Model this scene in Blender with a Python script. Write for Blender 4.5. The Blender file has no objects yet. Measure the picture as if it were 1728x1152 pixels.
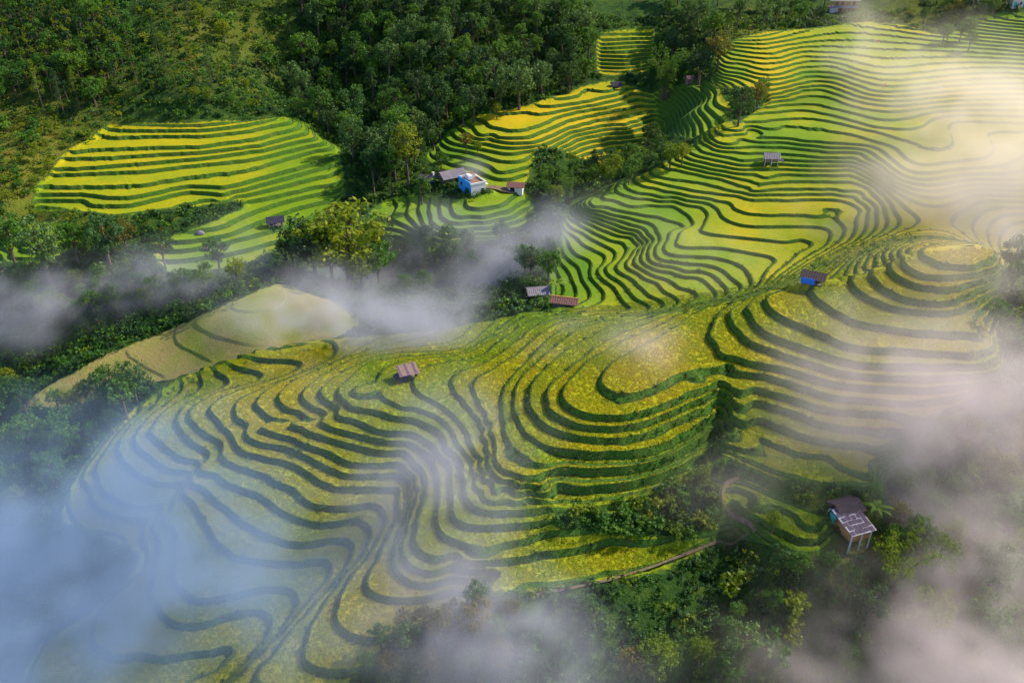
import bpy, bmesh, math, random
import numpy as np
from mathutils import Vector, Matrix

random.seed(7)
RNG = np.random.default_rng(11)
SC = bpy.context.scene
COL = SC.collection

# ------------------------------------------------------------------ camera
FPX = 1400.0                    # focal length in photo pixels (1728 wide)
PITCH = math.radians(31.0)
HC = 90.0
CP, SP = math.cos(PITCH), math.sin(PITCH)
cam_d = bpy.data.cameras.new("camera")
cam_d.sensor_width = 36.0
cam_d.lens = 36.0 * FPX / 1728.0
cam_d.clip_start = 1.0
cam_d.clip_end = 6000.0
cam = bpy.data.objects.new("camera", cam_d)
COL.objects.link(cam)
cam.location = (0, 0, HC)
cam.rotation_euler = (math.radians(90) - PITCH, 0, 0)
SC.camera = cam

# ------------------------------------------------------------------ light
SUN_AZ = math.radians(66.0)     # clockwise from +Y (view direction) towards +X
SUN_EL = math.radians(38.0)
world = bpy.data.worlds.new("World")
SC.world = world
world.use_nodes = True
wn = world.node_tree.nodes
wl = world.node_tree.links
sky = wn.new("ShaderNodeTexSky")
sky.sky_type = 'NISHITA'
sky.sun_disc = False
sky.sun_elevation = SUN_EL
sky.sun_rotation = SUN_AZ
sky.altitude = 900
sky.air_density = 1.0
sky.dust_density = 0.5
sky.ozone_density = 1.5
bg = wn.get("Background") or wn.new("ShaderNodeBackground")
bg.inputs["Strength"].default_value = 0.145
wl.new(sky.outputs[0], bg.inputs["Color"])
sun_d = bpy.data.lights.new("sun", 'SUN')
sun_d.energy = 5.0
sun_d.angle = math.radians(0.6)
sun_d.color = (1.0, 0.85, 0.61)
sun = bpy.data.objects.new("sun", sun_d)
COL.objects.link(sun)
sd = Vector((math.sin(SUN_AZ) * math.cos(SUN_EL), math.cos(SUN_AZ) * math.cos(SUN_EL), math.sin(SUN_EL)))
sun.rotation_euler = sd.to_track_quat('Z', 'Y').to_euler()
sun.location = sd * 600

SC.view_settings.view_transform = 'Standard'
SC.view_settings.look = 'None'
SC.view_settings.exposure = 0.68
SC.view_settings.gamma = 1.0
SC.render.engine = 'CYCLES'
cy = SC.cycles
cy.use_denoising = True
cy.max_bounces = 6
cy.diffuse_bounces = 2
cy.glossy_bounces = 1
cy.transmission_bounces = 2
cy.transparent_max_bounces = 12
cy.volume_bounces = 1
cy.volume_step_rate = 2.0
cy.volume_max_steps = 256
cy.sample_clamp_indirect = 4.0

# ------------------------------------------------------------------ projection helpers
def pix(p):
    """world points -> photo pixels"""
    p = np.asarray(p, float)
    x, y, z = p[..., 0], p[..., 1], p[..., 2] - HC
    d = y * CP - z * SP
    up = y * SP + z * CP
    d = np.maximum(d, 1.0)
    return 864 + FPX * x / d, 576 - FPX * up / d

def ray(u, v):
    dx = (np.asarray(u, float) - 864) / FPX
    dy = -(np.asarray(v, float) - 576) / FPX
    return np.stack([dx, CP + SP * dy, -SP + CP * dy], -1)

def at_z(u, v, z):
    r = ray(u, v)
    t = (np.asarray(z, float) - HC) / r[..., 2]
    return r * t[..., None] + np.array([0, 0, HC])

# ------------------------------------------------------------------ surveyed terrace brims
CROP = dict(A=(0, 0, 1), C1=(1200, 400, 3.2727), C2=(800, 500, 3.6), C3=(400, 520, 3.6), C4=(560, 800, 3.6),
            C5=(0, 800, 3.2727), C6=(100, 560, 3.6), D=(1128, 752, 2.88), F=(0, 752, 2.88), E=(560, 752, 2.88),
            G1=(440, 660, 5.76), G2=(560, 760, 5.76), G3=(400, 840, 5.76), G4=(640, 560, 5.76), G5=(400, 540, 5.76),
            G7=(1180, 480, 5.76), G8=(300, 720, 5.76), H1=(920, 320, 5.76), H2=(1160, 320, 5.76), H3=(1030, 180, 5.76),
            H4=(1250, 180, 5.76), H5=(1180, 40, 5.76), H6=(720, 140, 4.32), H8=(0, 190, 2.88))
BR = []          # (zone, level, crop, coordinates)
def br(zone, lev, crop, *c):
    BR.append((zone, lev, crop, c))

# --- knoll, ridge and the flat knob (zone m: z = 16 + 1.4 L)
br('m', 0, 'C2', 1555,400, 1520,430, 1400,430, 1300,450, 1200,490, 1120,530, 1020,570, 930,582, 850,565, 800,530, 780,490, 790,440, 850,390, 960,330, 1080,270, 1200,200, 1330,110, 1440,50)
br('m', 1, 'C1', 85,390, 30,440, 5,500, 10,560, 60,620, 110,655, 250,690, 400,715, 550,760, 700,800, 900,815, 1200,830, 1460,800)
br('m', 2, 'C1', 105,400, 130,480, 200,550, 300,600, 450,655, 650,715, 750,740, 900,755, 1100,765, 1350,765, 1500,755, 1600,720)
br('m', 3, 'C1', 210,370, 230,450, 330,535, 450,575, 650,645, 800,685, 1000,695, 1300,700, 1500,700, 1555,670)
br('m', 4, 'C1', 310,330, 330,390, 430,450, 600,520, 750,585, 900,605, 1100,620, 1400,635, 1540,615, 1560,560)
br('m', 5, 'C1', 560,270, 575,320, 650,380, 760,440, 880,480, 1050,505, 1250,520, 1400,520, 1465,490)
br('m', 6, 'C1', 785,210, 800,270, 880,330, 1000,375, 1200,405, 1330,395, 1405,370)
br('m', 7, 'C1', 880,140, 890,200, 950,270, 1050,320, 1200,355, 1330,350, 1420,320)
br('m', 8, 'C1', 970,90, 985,160, 1050,220, 1150,260, 1280,275, 1400,260, 1520,215)
br('m', 9, 'C1', 1045,80, 1060,130, 1130,190, 1230,215, 1350,210, 1470,195, 1550,170)
br('m', 10, 'C1', 1160,80, 1200,110, 1300,145, 1400,160, 1500,130, 1570,90, 1500,40, 1300,20, 1180,50)
br('m', 0, 'C1', 110,735, 250,745, 400,780, 550,830, 680,870, 850,890, 1100,905, 1330,880)
br('m', -1, 'C1', 110,825, 250,830, 400,865, 520,910, 640,940, 900,960, 1270,970)
br('m', -2, 'C1', 120,895, 270,905, 420,940, 560,1000, 700,1035, 900,1055, 1210,1050)
br('m', -3, 'C1', 120,985, 260,1000, 420,1050, 580,1105, 750,1130, 950,1145)
br('m', -4, 'C1', 100,1075, 200,1085, 330,1130, 400,1152)
br('m', -4, 'A', 1315,752, 1364,768, 1395,768)
br('m', -5, 'A', 1229,761, 1267,775, 1302,790, 1354,806, 1406,811, 1479,809)
br('m', -9, 'A', 1238,820, 1290,840, 1340,864, 1382,886)
br('m', -10, 'A', 1227,839, 1260,860, 1308,887, 1350,906, 1376,908)
br('m', -1, 'C2', 1515,510, 1450,535, 1350,560, 1250,600, 1150,650, 1050,690, 950,715, 850,722, 750,720, 640,690, 570,650, 530,600, 540,550, 600,480, 690,390, 800,320, 950,250, 1100,190, 1250,110, 1400,55)
br('m', -2, 'C2', 1520,570, 1420,590, 1330,630, 1250,670, 1100,740, 1000,770, 850,790, 700,785, 580,755, 500,710, 450,650, 445,590, 480,520, 560,450, 650,380, 760,290, 900,220, 1050,165, 1200,100, 1350,50)
br('m', -3, 'C2', 1525,625, 1430,650, 1300,700, 1200,750, 1100,800, 1000,835, 860,858, 700,850, 560,830, 470,800, 390,740, 340,670, 330,600, 350,520, 420,440, 520,350, 600,290, 700,240, 850,170)
br('m', -4, 'C2', 1520,690, 1400,755, 1250,850, 1100,910, 950,940, 800,945, 650,940, 500,915, 380,880, 310,830, 265,760, 245,680, 245,580, 270,510, 350,420, 450,330, 560,240, 640,190)
br('m', -6, 'C2', 1480,780, 1350,870, 1200,960, 1050,1010, 900,1035, 750,1042, 600,1035)
br('m', -5, 'C2', 450,1010, 350,975, 260,930, 210,880, 190,820, 175,700, 175,600, 190,540, 240,470, 330,380, 430,270, 520,200)
br('m', -8, 'C2', 1500,880, 1350,970, 1200,1050, 1000,1110, 850,1135, 700,1145, 480,1135)
br('m', -10, 'A', 921,853, 963,856, 1011,853, 1063,842, 1115,828, 1150,811)
br('m', -6, 'C3', 1728,250, 1650,310, 1560,360, 1460,410, 1430,460, 1450,520, 1480,590, 1510,660, 1530,740, 1570,830, 1570,900, 1600,960, 1700,1000)
br('m', -7, 'C3', 1728,180, 1690,200, 1600,270, 1480,340, 1370,380, 1320,410, 1302,440, 1340,510, 1400,590, 1460,650, 1500,700, 1525,800, 1540,900, 1556,1010, 1640,1060, 1860,1076)
br('m', -8, 'C3', 1700,120, 1600,190, 1560,230, 1500,280, 1400,305, 1280,325, 1130,360, 1090,400, 1075,440, 1110,510, 1200,560, 1290,620, 1350,690, 1410,780, 1460,880, 1480,960, 1500,1050, 1560,1100, 1700,1120)
br('m', -9, 'C3', 1728,60, 1650,110, 1560,170, 1500,210, 1400,270, 1200,300, 1050,310, 950,340, 880,380, 850,430, 870,500, 930,555, 1000,590, 1170,620, 1260,680, 1330,780, 1390,880, 1430,960)
br('m', -9, 'G2', 1400,100, 1420,200, 1470,310, 1560,370, 1728,405, 1900,440)
br('m', -10, 'C3', 1728,20, 1600,110, 1510,185, 1420,245, 1300,275, 1100,290, 950,300, 800,330, 720,390, 650,450, 615,500, 640,545, 720,590, 830,610, 1000,650, 1150,690, 1230,740, 1310,850)
br('m', -10, 'G2', 1270,100, 1300,250, 1305,420, 1330,480, 1400,540, 1500,570, 1728,580, 1980,560)
br('m', -11, 'G5', 1200,420, 1050,490, 920,560, 860,610, 820,650, 830,720, 900,790, 1010,840)
br('m', -11, 'G1', 760,200, 980,290, 1200,390, 1480,400, 1650,490, 1728,600)
br('m', -11, 'G2', 1150,100, 1175,230, 1185,400, 1180,560, 1195,630, 1300,710, 1500,715, 1728,705, 1980,680)
br('m', -12, 'G5', 1150,370, 900,480, 750,570, 660,640, 640,720, 670,790, 760,840, 900,900)
br('m', -12, 'G1', 600,270, 700,340, 850,390, 1050,440, 1250,480, 1480,500, 1600,570, 1700,690)
br('m', -12, 'G2', 1010,80, 1050,200, 1065,350, 1045,480, 1040,640, 1070,760, 1130,785, 1200,800, 1260,890, 1340,910, 1600,900, 1728,880, 1950,840, 2060,790)
br('m', -13, 'G5', 1000,390, 800,470, 560,570, 450,650, 405,730, 430,800, 520,870, 650,900, 790,960)
br('m', -13, 'G1', 290,290, 450,360, 600,420, 740,470, 900,515, 1050,560, 1180,575, 1400,570, 1480,620, 1600,760, 1640,900, 1630,1010)
br('m', -13, 'G2', 930,220, 945,320, 920,450, 870,600, 840,720, 830,850, 850,930, 950,990, 1080,1005, 1180,1000, 1280,1045, 1400,1062, 1500,1065, 1728,1035)
br('m', -13, 'C4', 1100,500, 1300,470, 1500,440, 1700,395)
br('m', -14, 'G5', 960,400, 700,480, 420,590, 270,670, 190,780, 210,860, 300,900, 400,950, 510,985)
br('m', -14, 'G1', 0,345, 100,390, 300,440, 500,530, 700,600, 780,630, 870,690, 1000,705, 1200,710, 1400,690, 1450,740, 1490,840, 1525,930, 1510,1040, 1470,1152)
br('m', -14, 'G2', 740,700, 700,830, 690,930, 710,1030, 750,1090, 850,1130, 1000,1150, 1150,1140, 1240,1090)
br('m', -14, 'C4', 975,650, 1060,672, 1200,670, 1400,640, 1728,590)
br('m', -14, 'A', 1070,960, 1130,940, 1190,915, 1225,895)
br('m', -15, 'C6', 1500,230, 1300,310, 1150,370, 1090,410, 1070,450, 1090,520, 1160,560)
br('m', -15, 'G1', 0,485, 120,510, 300,550, 450,610, 600,690, 680,740, 780,760, 850,800, 950,815, 1150,800, 1350,790, 1440,830)
br('m', -15, 'G2', 790,300, 800,430, 745,620, 690,780, 640,930, 628,1050, 650,1152)
br('m', -16, 'C6', 1400,250, 1150,330, 1000,390, 940,420, 925,460, 960,520, 1060,625)
br('m', -16, 'G1', 0,620, 100,640, 250,680, 400,740, 520,810, 600,880, 700,910, 850,920, 950,935, 1100,930, 1230,935, 1320,980, 1360,1040, 1370,1152)
br('m', -16, 'G2', 660,570, 630,640, 615,720, 560,830, 480,950, 400,1120)
br('m', -16, 'G3', 1330,650, 1290,760, 1270,850, 1330,910, 1450,945, 1600,950, 1728,955)
br('m', -16, 'C4', 640,715, 760,690, 950,670)
br('m', -17, 'C6', 1200,290, 1000,350, 850,420, 785,490, 830,560, 900,620, 1000,670)
br('m', -17, 'G8', 450,280, 560,350, 700,410, 850,460, 960,530, 1080,555, 1130,600, 1200,680, 1320,740, 1450,765, 1600,765, 1728,755)
br('m', -17, 'G3', 1200,50, 1330,45, 1440,90, 1465,170, 1430,300, 1390,420, 1290,540, 1150,700, 1050,850, 980,1000, 965,1152)
br('m', -17, 'C4', 45,780, 35,870, 60,930, 150,975, 300,985, 400,960, 600,900)
br('m', -18, 'C6', 1000,330, 850,390, 750,450, 715,520, 740,570, 800,640, 920,740)
br('m', -18, 'G8', 250,360, 400,480, 500,530, 640,590, 780,640, 880,680, 930,760, 1050,830, 1200,870, 1270,915, 1400,920, 1600,895, 1728,880)
br('m', -18, 'G3', 1000,210, 1150,195, 1260,230, 1325,290, 1310,400, 1250,530, 1130,660, 980,810, 870,960, 790,1100)
br('m', -18, 'F', 1500,920, 1470,1000, 1480,1045, 1560,1075, 1728,1080)
br('m', -19, 'C6', 800,380, 660,450, 600,510, 550,590, 600,660, 750,760, 860,800)
br('m', -19, 'G8', 140,490, 250,600, 400,710, 540,800, 580,880, 720,940, 850,1040, 1000,1090, 1190,1110, 1300,1105, 1500,1080)
br('m', -19, 'G3', 900,385, 1050,375, 1120,410, 1150,470, 1110,580, 1020,740, 900,880, 750,1030)
br('m', -19, 'F', 1420,880, 1340,1000, 1320,1100, 1310,1152)
br('m', -20, 'C6', 620,460, 520,530, 465,650, 500,720, 650,820, 800,860)
br('m', -20, 'C5', 1010,90, 1100,190, 1180,320, 1250,420, 1400,465)
br('m', -20, 'G3', 0,560, 150,590, 350,605, 550,610, 700,590, 830,575, 920,610, 930,680, 870,800, 730,950, 620,1090)
br('m', -20, 'F', 1300,950, 1130,1140)
br('m', -21, 'C6', 480,520, 400,600, 365,680, 390,770, 480,850, 620,910, 750,930)
br('m', -21, 'C5', 910,240, 970,300, 985,400, 965,500, 965,580, 1010,640, 1130,685, 1250,665, 1400,630, 1550,615, 1640,650, 1660,700, 1600,800, 1450,970, 1320,1110)
br('m', -22, 'C6', 290,720, 230,800, 230,870, 270,960, 400,1040, 560,1065, 635,1060)
br('m', -22, 'C5', 880,330, 885,430, 860,560, 850,650, 880,740, 960,800, 1060,820, 1200,790, 1350,745, 1450,735, 1510,780, 1490,860, 1400,980, 1250,1130)
br('m', -23, 'C6', 200,950, 220,1050, 300,1090, 440,1125, 540,1125)
br('m', -23, 'C5', 820,500, 740,560, 680,640, 580,700, 540,780, 520,870, 540,940, 620,995, 700,985, 790,975, 850,1000, 1030,990, 1150,975, 1240,1030)
br('m', -24, 'C6', 100,900, 65,1010, 80,1090, 110,1150, 200,1200)
br('m', -24, 'C5', 500,755, 400,810, 250,930, 190,1020, 165,1152)
br('m', -14, 'A', 345,545, 380,563, 430,573, 480,565, 540,545)
br('m', -24, 'A', 55,668, 95,672, 150,668)
# --- bowl behind the ridge (zone b: z = 8 + 0.75 L)
br('b', 1, 'H1', 240,540, 330,640, 470,710, 440,770, 450,850, 510,910, 570,970, 580,1040, 540,1090)
br('b', 2, 'H1', 340,490, 450,560, 590,640, 600,680, 540,740, 515,800, 560,870, 640,910, 690,960, 750,1060, 840,1150)
br('b', 3, 'H1', 250,350, 400,430, 560,530, 700,590, 700,640, 600,720, 580,780, 640,830, 740,900, 790,940, 870,1040, 1020,1150)
br('b', 4, 'H1', 230,260, 400,370, 560,450, 680,500, 800,550, 800,600, 720,690, 690,750, 760,810, 880,890, 960,980, 1050,1040, 1150,1140)
br('b', 5, 'H1', 260,210, 400,300, 550,380, 700,430, 830,450, 920,490, 920,540, 830,650, 790,690, 800,740, 900,800, 1050,870, 1150,950, 1220,1030, 1285,1110)
br('b', 6, 'H1', 1100,840, 1200,880, 1350,970, 1470,1050)
br('b', 7, 'H1', 330,190, 430,240, 640,310, 860,390, 940,430, 990,490, 960,560, 940,650, 970,720, 1090,770, 1380,810, 1550,880, 1640,950, 1655,1050)
br('b', 8, 'H2', 0,780, 200,790, 300,850, 390,980)
br('b', 9, 'H1', 390,110, 450,190, 700,240, 1000,300, 1040,330, 1090,400, 1140,460, 1090,530, 1070,600, 1110,650, 1200,695, 1400,705)
br('b', 9, 'H2', 0,705, 150,705, 300,750, 420,830, 490,920, 530,965)
br('b', 10, 'H1', 460,80, 560,150, 720,180, 850,230, 1000,245, 1150,270, 1280,320, 1350,365)
br('b', 11, 'H1', 580,30, 700,110, 800,150, 900,155, 1050,140, 1160,130, 1300,180, 1420,250, 1440,310, 1370,370, 1280,460, 1250,510, 1330,545, 1500,550)
br('b', 11, 'H2', 0,550, 250,550, 500,580, 700,620, 820,650, 860,690)
br('b', 12, 'H2', 130,160, 180,180, 205,250, 170,320, 170,370, 220,420, 400,440, 650,465, 900,490, 1100,530, 1200,545)
br('b', 13, 'H2', 220,130, 300,200, 400,290, 480,330, 700,350, 900,345, 1100,345, 1300,360, 1380,380)
br('b', 14, 'H2', 330,100, 420,130, 480,190, 560,220, 800,235, 1100,235, 1300,255, 1480,300)
br('b', 15, 'H2', 480,50, 560,85, 700,95, 1000,90, 1300,85, 1500,95, 1620,140, 1680,180)
br('b', 16, 'H2', 480,10, 600,35, 800,40, 1100,35, 1300,25, 1500,35, 1650,70)
br('b', 12, 'H3', 60,790, 200,870, 350,900, 450,885, 720,920, 860,960)
br('b', 13, 'H3', 150,760, 300,840, 450,870, 600,870, 850,920, 969,936)
br('b', 14, 'H3', 280,740, 500,800, 700,835, 900,880, 1050,905)
br('b', 15, 'H3', 345,690, 500,740, 750,790, 1000,830, 1229,856)
br('b', 16, 'H3', 400,640, 550,690, 800,720, 1000,760, 1229,816)
br('b', 17, 'H3', 510,560, 700,620, 900,660, 1100,700, 1250,750)
br('b', 19, 'H3', 650,500, 850,570, 1100,620, 1300,650, 1400,645)
br('b', 20, 'H3', 720,470, 900,530, 1150,580, 1330,600)
br('b', 22, 'H3', 880,420, 1000,450, 1200,500, 1300,515)
br('b', 23, 'H3', 970,380, 1050,410, 1200,430)
br('b', 25, 'H3', 1040,330, 1060,365, 1150,355, 1250,310, 1350,250)
br('b', 17, 'H4', 120,790, 350,790, 600,790, 900,790, 1100,830, 1200,870)
br('b', 18, 'H4', 130,770, 330,715, 600,715, 900,720, 1100,730)
br('b', 19, 'H4', 240,680, 380,650, 600,655, 900,655, 1100,660, 1300,760, 1450,900, 1500,1000)
br('b', 20, 'H4', 200,600, 300,590, 600,605, 850,610, 1100,610)
br('b', 22, 'H4', 560,515, 800,520, 1100,530)
br('b', 23, 'H4', 200,440, 350,445, 600,465, 850,490, 1100,490, 1300,570, 1500,720)
br('b', 24, 'H4', 180,380, 400,385, 600,405, 900,430, 1150,440)
br('b', 25, 'H4', 180,335, 400,335, 600,360, 900,390)
br('b', 26, 'H4', 170,290, 400,295, 650,325, 1100,355)
br('b', 27, 'H4', 30,210, 300,190, 450,180, 700,200, 900,230, 1200,290, 1500,390)
br('b', 28, 'H4', 60,140, 250,130, 500,105, 700,110, 900,140, 1300,230)
br('b', 29, 'H5', 550,870, 850,840, 1000,830, 1300,880, 1700,990)
br('b', 30, 'H5', 610,805, 870,780, 1050,770, 1300,810, 1700,910)
br('b', 31, 'H5', 650,765, 850,730, 1050,690, 1300,720)
br('b', 32, 'H5', 690,715, 830,700, 1000,640, 1150,630, 1300,665)
br('b', 33, 'H5', 690,680, 850,650, 1100,590, 1300,610)
br('b', 35, 'H5', 230,480, 400,510, 600,580, 680,590, 880,550, 1050,505, 1300,510, 1700,640)
br('b', 37, 'H5', 240,400, 400,430, 580,480, 740,495, 850,460, 1000,410, 1300,410)
br('b', 38, 'H5', 250,360, 400,380, 640,440, 840,405, 1050,355, 1300,360, 1600,450)
br('b', 39, 'H5', 300,325, 450,350, 620,385, 780,370, 1000,310, 1300,320)
br('b', 40, 'H5', 340,290, 600,330, 760,330, 1000,260, 1250,270)
br('b', 42, 'H5', 260,200, 560,235, 650,235, 900,190, 1050,170)
# --- bright hill by the white house (zone c: z = 8.5 + 1.1 L)
br('c', 0, 'H6', 290,880, 330,905, 450,905, 540,880, 620,820, 670,790)
br('c', -1, 'H6', 190,920, 220,965, 350,975, 500,950, 640,890)
br('c', -2, 'H6', 105,940, 130,990, 250,1005, 450,1000, 600,980, 690,920)
br('c', -3, 'H6', 40,980, 60,1030, 200,1060, 400,1040, 600,1020, 730,960)
br('c', -4, 'A', 712,365, 720,385, 760,398, 820,392)
br('c', 1, 'H6', 200,590, 350,620, 450,670, 560,700, 690,665)
br('c', 2, 'H6', 470,600, 520,640, 600,640, 750,595)
br('c', 3, 'H6', 500,550, 560,570, 700,555, 790,515)
br('c', 4, 'H6', 485,490, 540,505, 700,495)
br('c', 5, 'H6', 500,450, 550,465, 715,460)
br('c', 6, 'H6', 530,415, 600,430, 760,425, 900,380, 1000,330, 1200,270, 1400,240, 1600,200)
br('c', 7, 'H6', 335,310, 370,350, 450,380, 600,395, 750,380, 900,320, 1050,260, 1210,230)
br('c', 8, 'H6', 440,285, 500,320, 600,335, 720,330, 850,290, 950,240, 1080,205, 1195,185)
br('c', 9, 'H6', 735,205, 780,220, 900,210, 1050,180, 1180,160, 1400,110, 1475,75)
br('c', 11, 'H6', 1175,40, 1230,55, 1350,45)
br('c', 5, 'H6', 1110,340, 1290,300, 1480,290, 1620,240)
br('c', 4, 'H6', 1100,370, 1300,330, 1450,320, 1640,260)
br('c', 3, 'H6', 960,480, 1100,400, 1300,360, 1500,345, 1640,300)
br('c', 2, 'H6', 1000,490, 1150,430, 1350,395, 1610,370)
br('c', 1, 'H6', 1130,475, 1300,430, 1450,420, 1620,410)
br('c', -1, 'H6', 1160,555, 1350,520, 1640,480)
br('c', 6, 'H6', 270,340, 330,380, 440,395)
br('c', 5, 'H6', 200,365, 260,410, 440,435)
br('c', 4, 'H6', 155,410, 230,440)
br('c', 2, 'H6', 75,460, 130,520, 240,530)
br('c', 1, 'H6', 10,490, 70,540)
# --- sunny hill at the left (zone a: z = 8 + 1.2 L)
br('a', 9, 'H8', 470,105, 560,115, 800,108, 1000,108, 1200,85, 1410,40)
br('a', 8, 'H8', 360,185, 450,175, 700,165, 970,160)
br('a', 7, 'H8', 310,215, 500,215, 800,195, 1000,185, 1250,155, 1480,95)
br('a', 6, 'H8', 265,270, 400,265, 700,240, 1000,215, 1300,170, 1530,115)
br('a', 5, 'H8', 230,295, 400,290, 700,280, 900,255, 1220,225, 1575,140)
br('a', 4, 'H8', 260,355, 500,355, 700,345, 900,310, 1200,275, 1400,215, 1610,160)
br('a', 3, 'H8', 245,390, 400,390, 550,410, 700,395, 900,350, 1100,355, 1290,305, 1500,250, 1650,200)
br('a', 2, 'H8', 210,420, 400,420, 470,450, 650,440, 850,390, 960,375, 1080,395, 1320,330, 1500,280, 1650,240)
br('a', 1, 'H8', 160,455, 300,460, 390,495, 550,495, 800,470, 950,430, 1170,400, 1340,360, 1620,290)
br('a', 0, 'H8', 1340,400, 1650,330)
br('a', -1, 'H8', 1220,480, 1400,420, 1640,370)
br('a', -2, 'H8', 700,620, 900,620, 1100,590, 1250,530, 1400,470, 1600,420)
br('a', -3, 'H8', 1020,640, 1200,600, 1450,530)
br('a', -4, 'H8', 930,705, 1130,680, 1400,600)
br('a', -5, 'H8', 870,790, 1100,750, 1340,700)
br('a', -1, 'H8', 100,530, 200,600, 350,590)
br('a', -2, 'H8', 0,600, 60,610, 110,660, 215,670)
br('a', -3, 'H8', 0,640, 50,650, 70,705, 280,700)
# heights of the terrace levels: the steps of the main spur are lower half way down
ZKN = np.array([(-60, -37.4), (-10, 8.1), (-4, 12.0), (0, 16.0), (40, 58.0)])
def zlev(zone, L):
    if zone in ('m', 1):
        return np.interp(L, ZKN[:, 0], ZKN[:, 1])
    off, dz = {'b': (8.0, 0.58), 'c': (8.5, 0.88), 'a': (8.0, 0.95), 2: (8.0, 0.58), 3: (8.5, 0.88), 4: (8.0, 0.95), 6: (0.0, 1.0), 7: (0.0, 1.0), 5: (3.7, 2.6)}[zone]
    return off + dz * np.asarray(L, float)
def levz(zone, z):
    if zone == 1:
        return np.interp(z, ZKN[:, 1], ZKN[:, 0])
    return (np.asarray(z, float) - zlev(zone, 0)) / (zlev(zone, 1) - zlev(zone, 0))
# --- untilled ground: photo pixel and height of the ground there
SPOT = [(1015,120,20.8),(1095,120,20.2),(1015,50,31.4),(1095,50,30.8),(1055,85,26),(150,1110,-4.2),(110,1140,-4.3),(230,1000,-3.3),(1100,620,16.6),(1150,570,16.6),(1190,550,16.5),(1060,640,16.5),(1620,418,27.1),(1590,425,27.0),(1700,470,20),(1720,560,14),(1720,660,11),(1720,760,6),(1700,900,2),(1600,950,2),(1500,850,6.5),(1560,760,10),(1430,915,6.4),(1430,1000,3.4),
        (1600,1140,-5),(1728,1150,-7),(1300,1140,-1.5),(1000,1140,-0.5),(750,1150,-1.2),(1150,1020,3.0),(1300,960,5),(1222,800,10.0),(1222,730,12.8),(1224,860,8.0),
        (0,1150,-12),(0,1000,-12),(40,900,-12),(90,800,-11),(130,720,-9),(20,760,-12),
        (480,490,6),(300,560,1.2),(200,600,-1.8),(60,668,-6.5),(250,640,-2.0),(330,610,0.4),
        (230,520,-1),(50,620,-10),(0,560,-7),(20,452,3.4),(0,500,0),(0,300,14),(20,260,17),(0,380,8.5),(25,345,10.5),(0,180,22),(100,120,29),(330,150,26),(100,0,43),(400,0,43),(250,60,36),(600,0,41),
        (610,340,3),(580,250,8),(520,150,16),(700,250,10),(700,150,20),(750,50,33),(900,120,22),(900,50,32),(1000,0,38),(800,0,40),
        (1060,92,25.2),(1150,200,19),(1100,260,12),(1000,300,8),(950,340,7.5),(900,430,5),(800,420,2),(700,420,0),(700,470,-2),(600,500,-2),(650,380,2.5),(560,440,-1),
        (750,520,4),(850,500,5.5),(912,495,6),(952,512,7.5),(1180,60,33),(1100,28,33.6),
        (1600,200,24.5),(1700,300,22),(1650,330,20),(1700,100,31),(1500,20,36),(1700,20,39),(1400,0,37)]
# world anchors beyond the picture
ANCH = [(-260,430,84),(-120,430,80),(0,430,78),(120,430,82),(260,430,86),(-300,330,58),(300,330,60),(-300,220,22),(300,220,26),(-260,130,-45),
        (240,120,-2),(-200,60,-44),(-100,50,-36),(0,45,-28),(100,45,-26),(200,60,-24),(150,100,0),(-160,160,-32),(-150,110,-36)]

def resample(P, step):
    seg = np.linalg.norm(np.diff(P, axis=0), axis=1)
    s = np.concatenate([[0], np.cumsum(seg)])
    n = max(2, int(s[-1] / step) + 1)
    q = np.linspace(0, s[-1], n)
    return np.stack([np.interp(q, s, P[:, k]) for k in range(P.shape[1])], 1)

pts, wts = [], []
for zone, lev, crop, c in BR:
    ox, oy, s = CROP[crop]
    c = np.array(c, float).reshape(-1, 2)
    u, v = ox + c[:, 0] / s, oy + c[:, 1] / s
    P = at_z(u, v, np.full(len(u), float(zlev(zone, lev))))
    P = resample(P, 3.0 if zone == 'm' else 5.0)
    pts.append(P); wts.append(np.full(len(P), 0.6 if zone == 'm' else 1.2))
S = np.array(SPOT, float)
P = at_z(S[:, 0], S[:, 1], S[:, 2]); pts.append(P); wts.append(np.full(len(P), 3.0))
A = np.array(ANCH, float); pts.append(A); wts.append(np.full(len(A), 5.0))
pts = np.concatenate(pts); wts = np.concatenate(wts)

def tps_fit(X, z, lam):
    X = X / 100.0
    r2 = ((X[:, None] - X[None]) ** 2).sum(-1)
    K = 0.5 * r2 * np.log(r2 + 1e-12)
    n = len(X)
    M = np.zeros((n + 3, n + 3))
    M[:n, :n] = K + np.diag(lam)
    M[:n, n] = 1; M[:n, n + 1:] = X; M[n, :n] = 1; M[n + 1:, :n] = X.T
    w = np.linalg.solve(M, np.concatenate([z, np.zeros(3)]))
    return X.astype(np.float32), w.astype(np.float32)

TX, TW = tps_fit(pts[:, :2], pts[:, 2], wts * 2e-5)
def base_z(xy):
    xy = (np.asarray(xy, np.float32).reshape(-1, 2) / np.float32(100))
    out = np.empty(len(xy), np.float32)
    w = TW
    for i in range(0, len(xy), 6000):
        q = xy[i:i + 6000]
        d = (q * q).sum(1)[:, None] + (TX * TX).sum(1)[None] - 2 * q @ TX.T
        np.maximum(d, 1e-9, out=d)
        k = d * np.log(d); k *= 0.5
        out[i:i + 6000] = k @ w[:-3] + w[-3] + q @ w[-2:]
    return out

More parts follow.
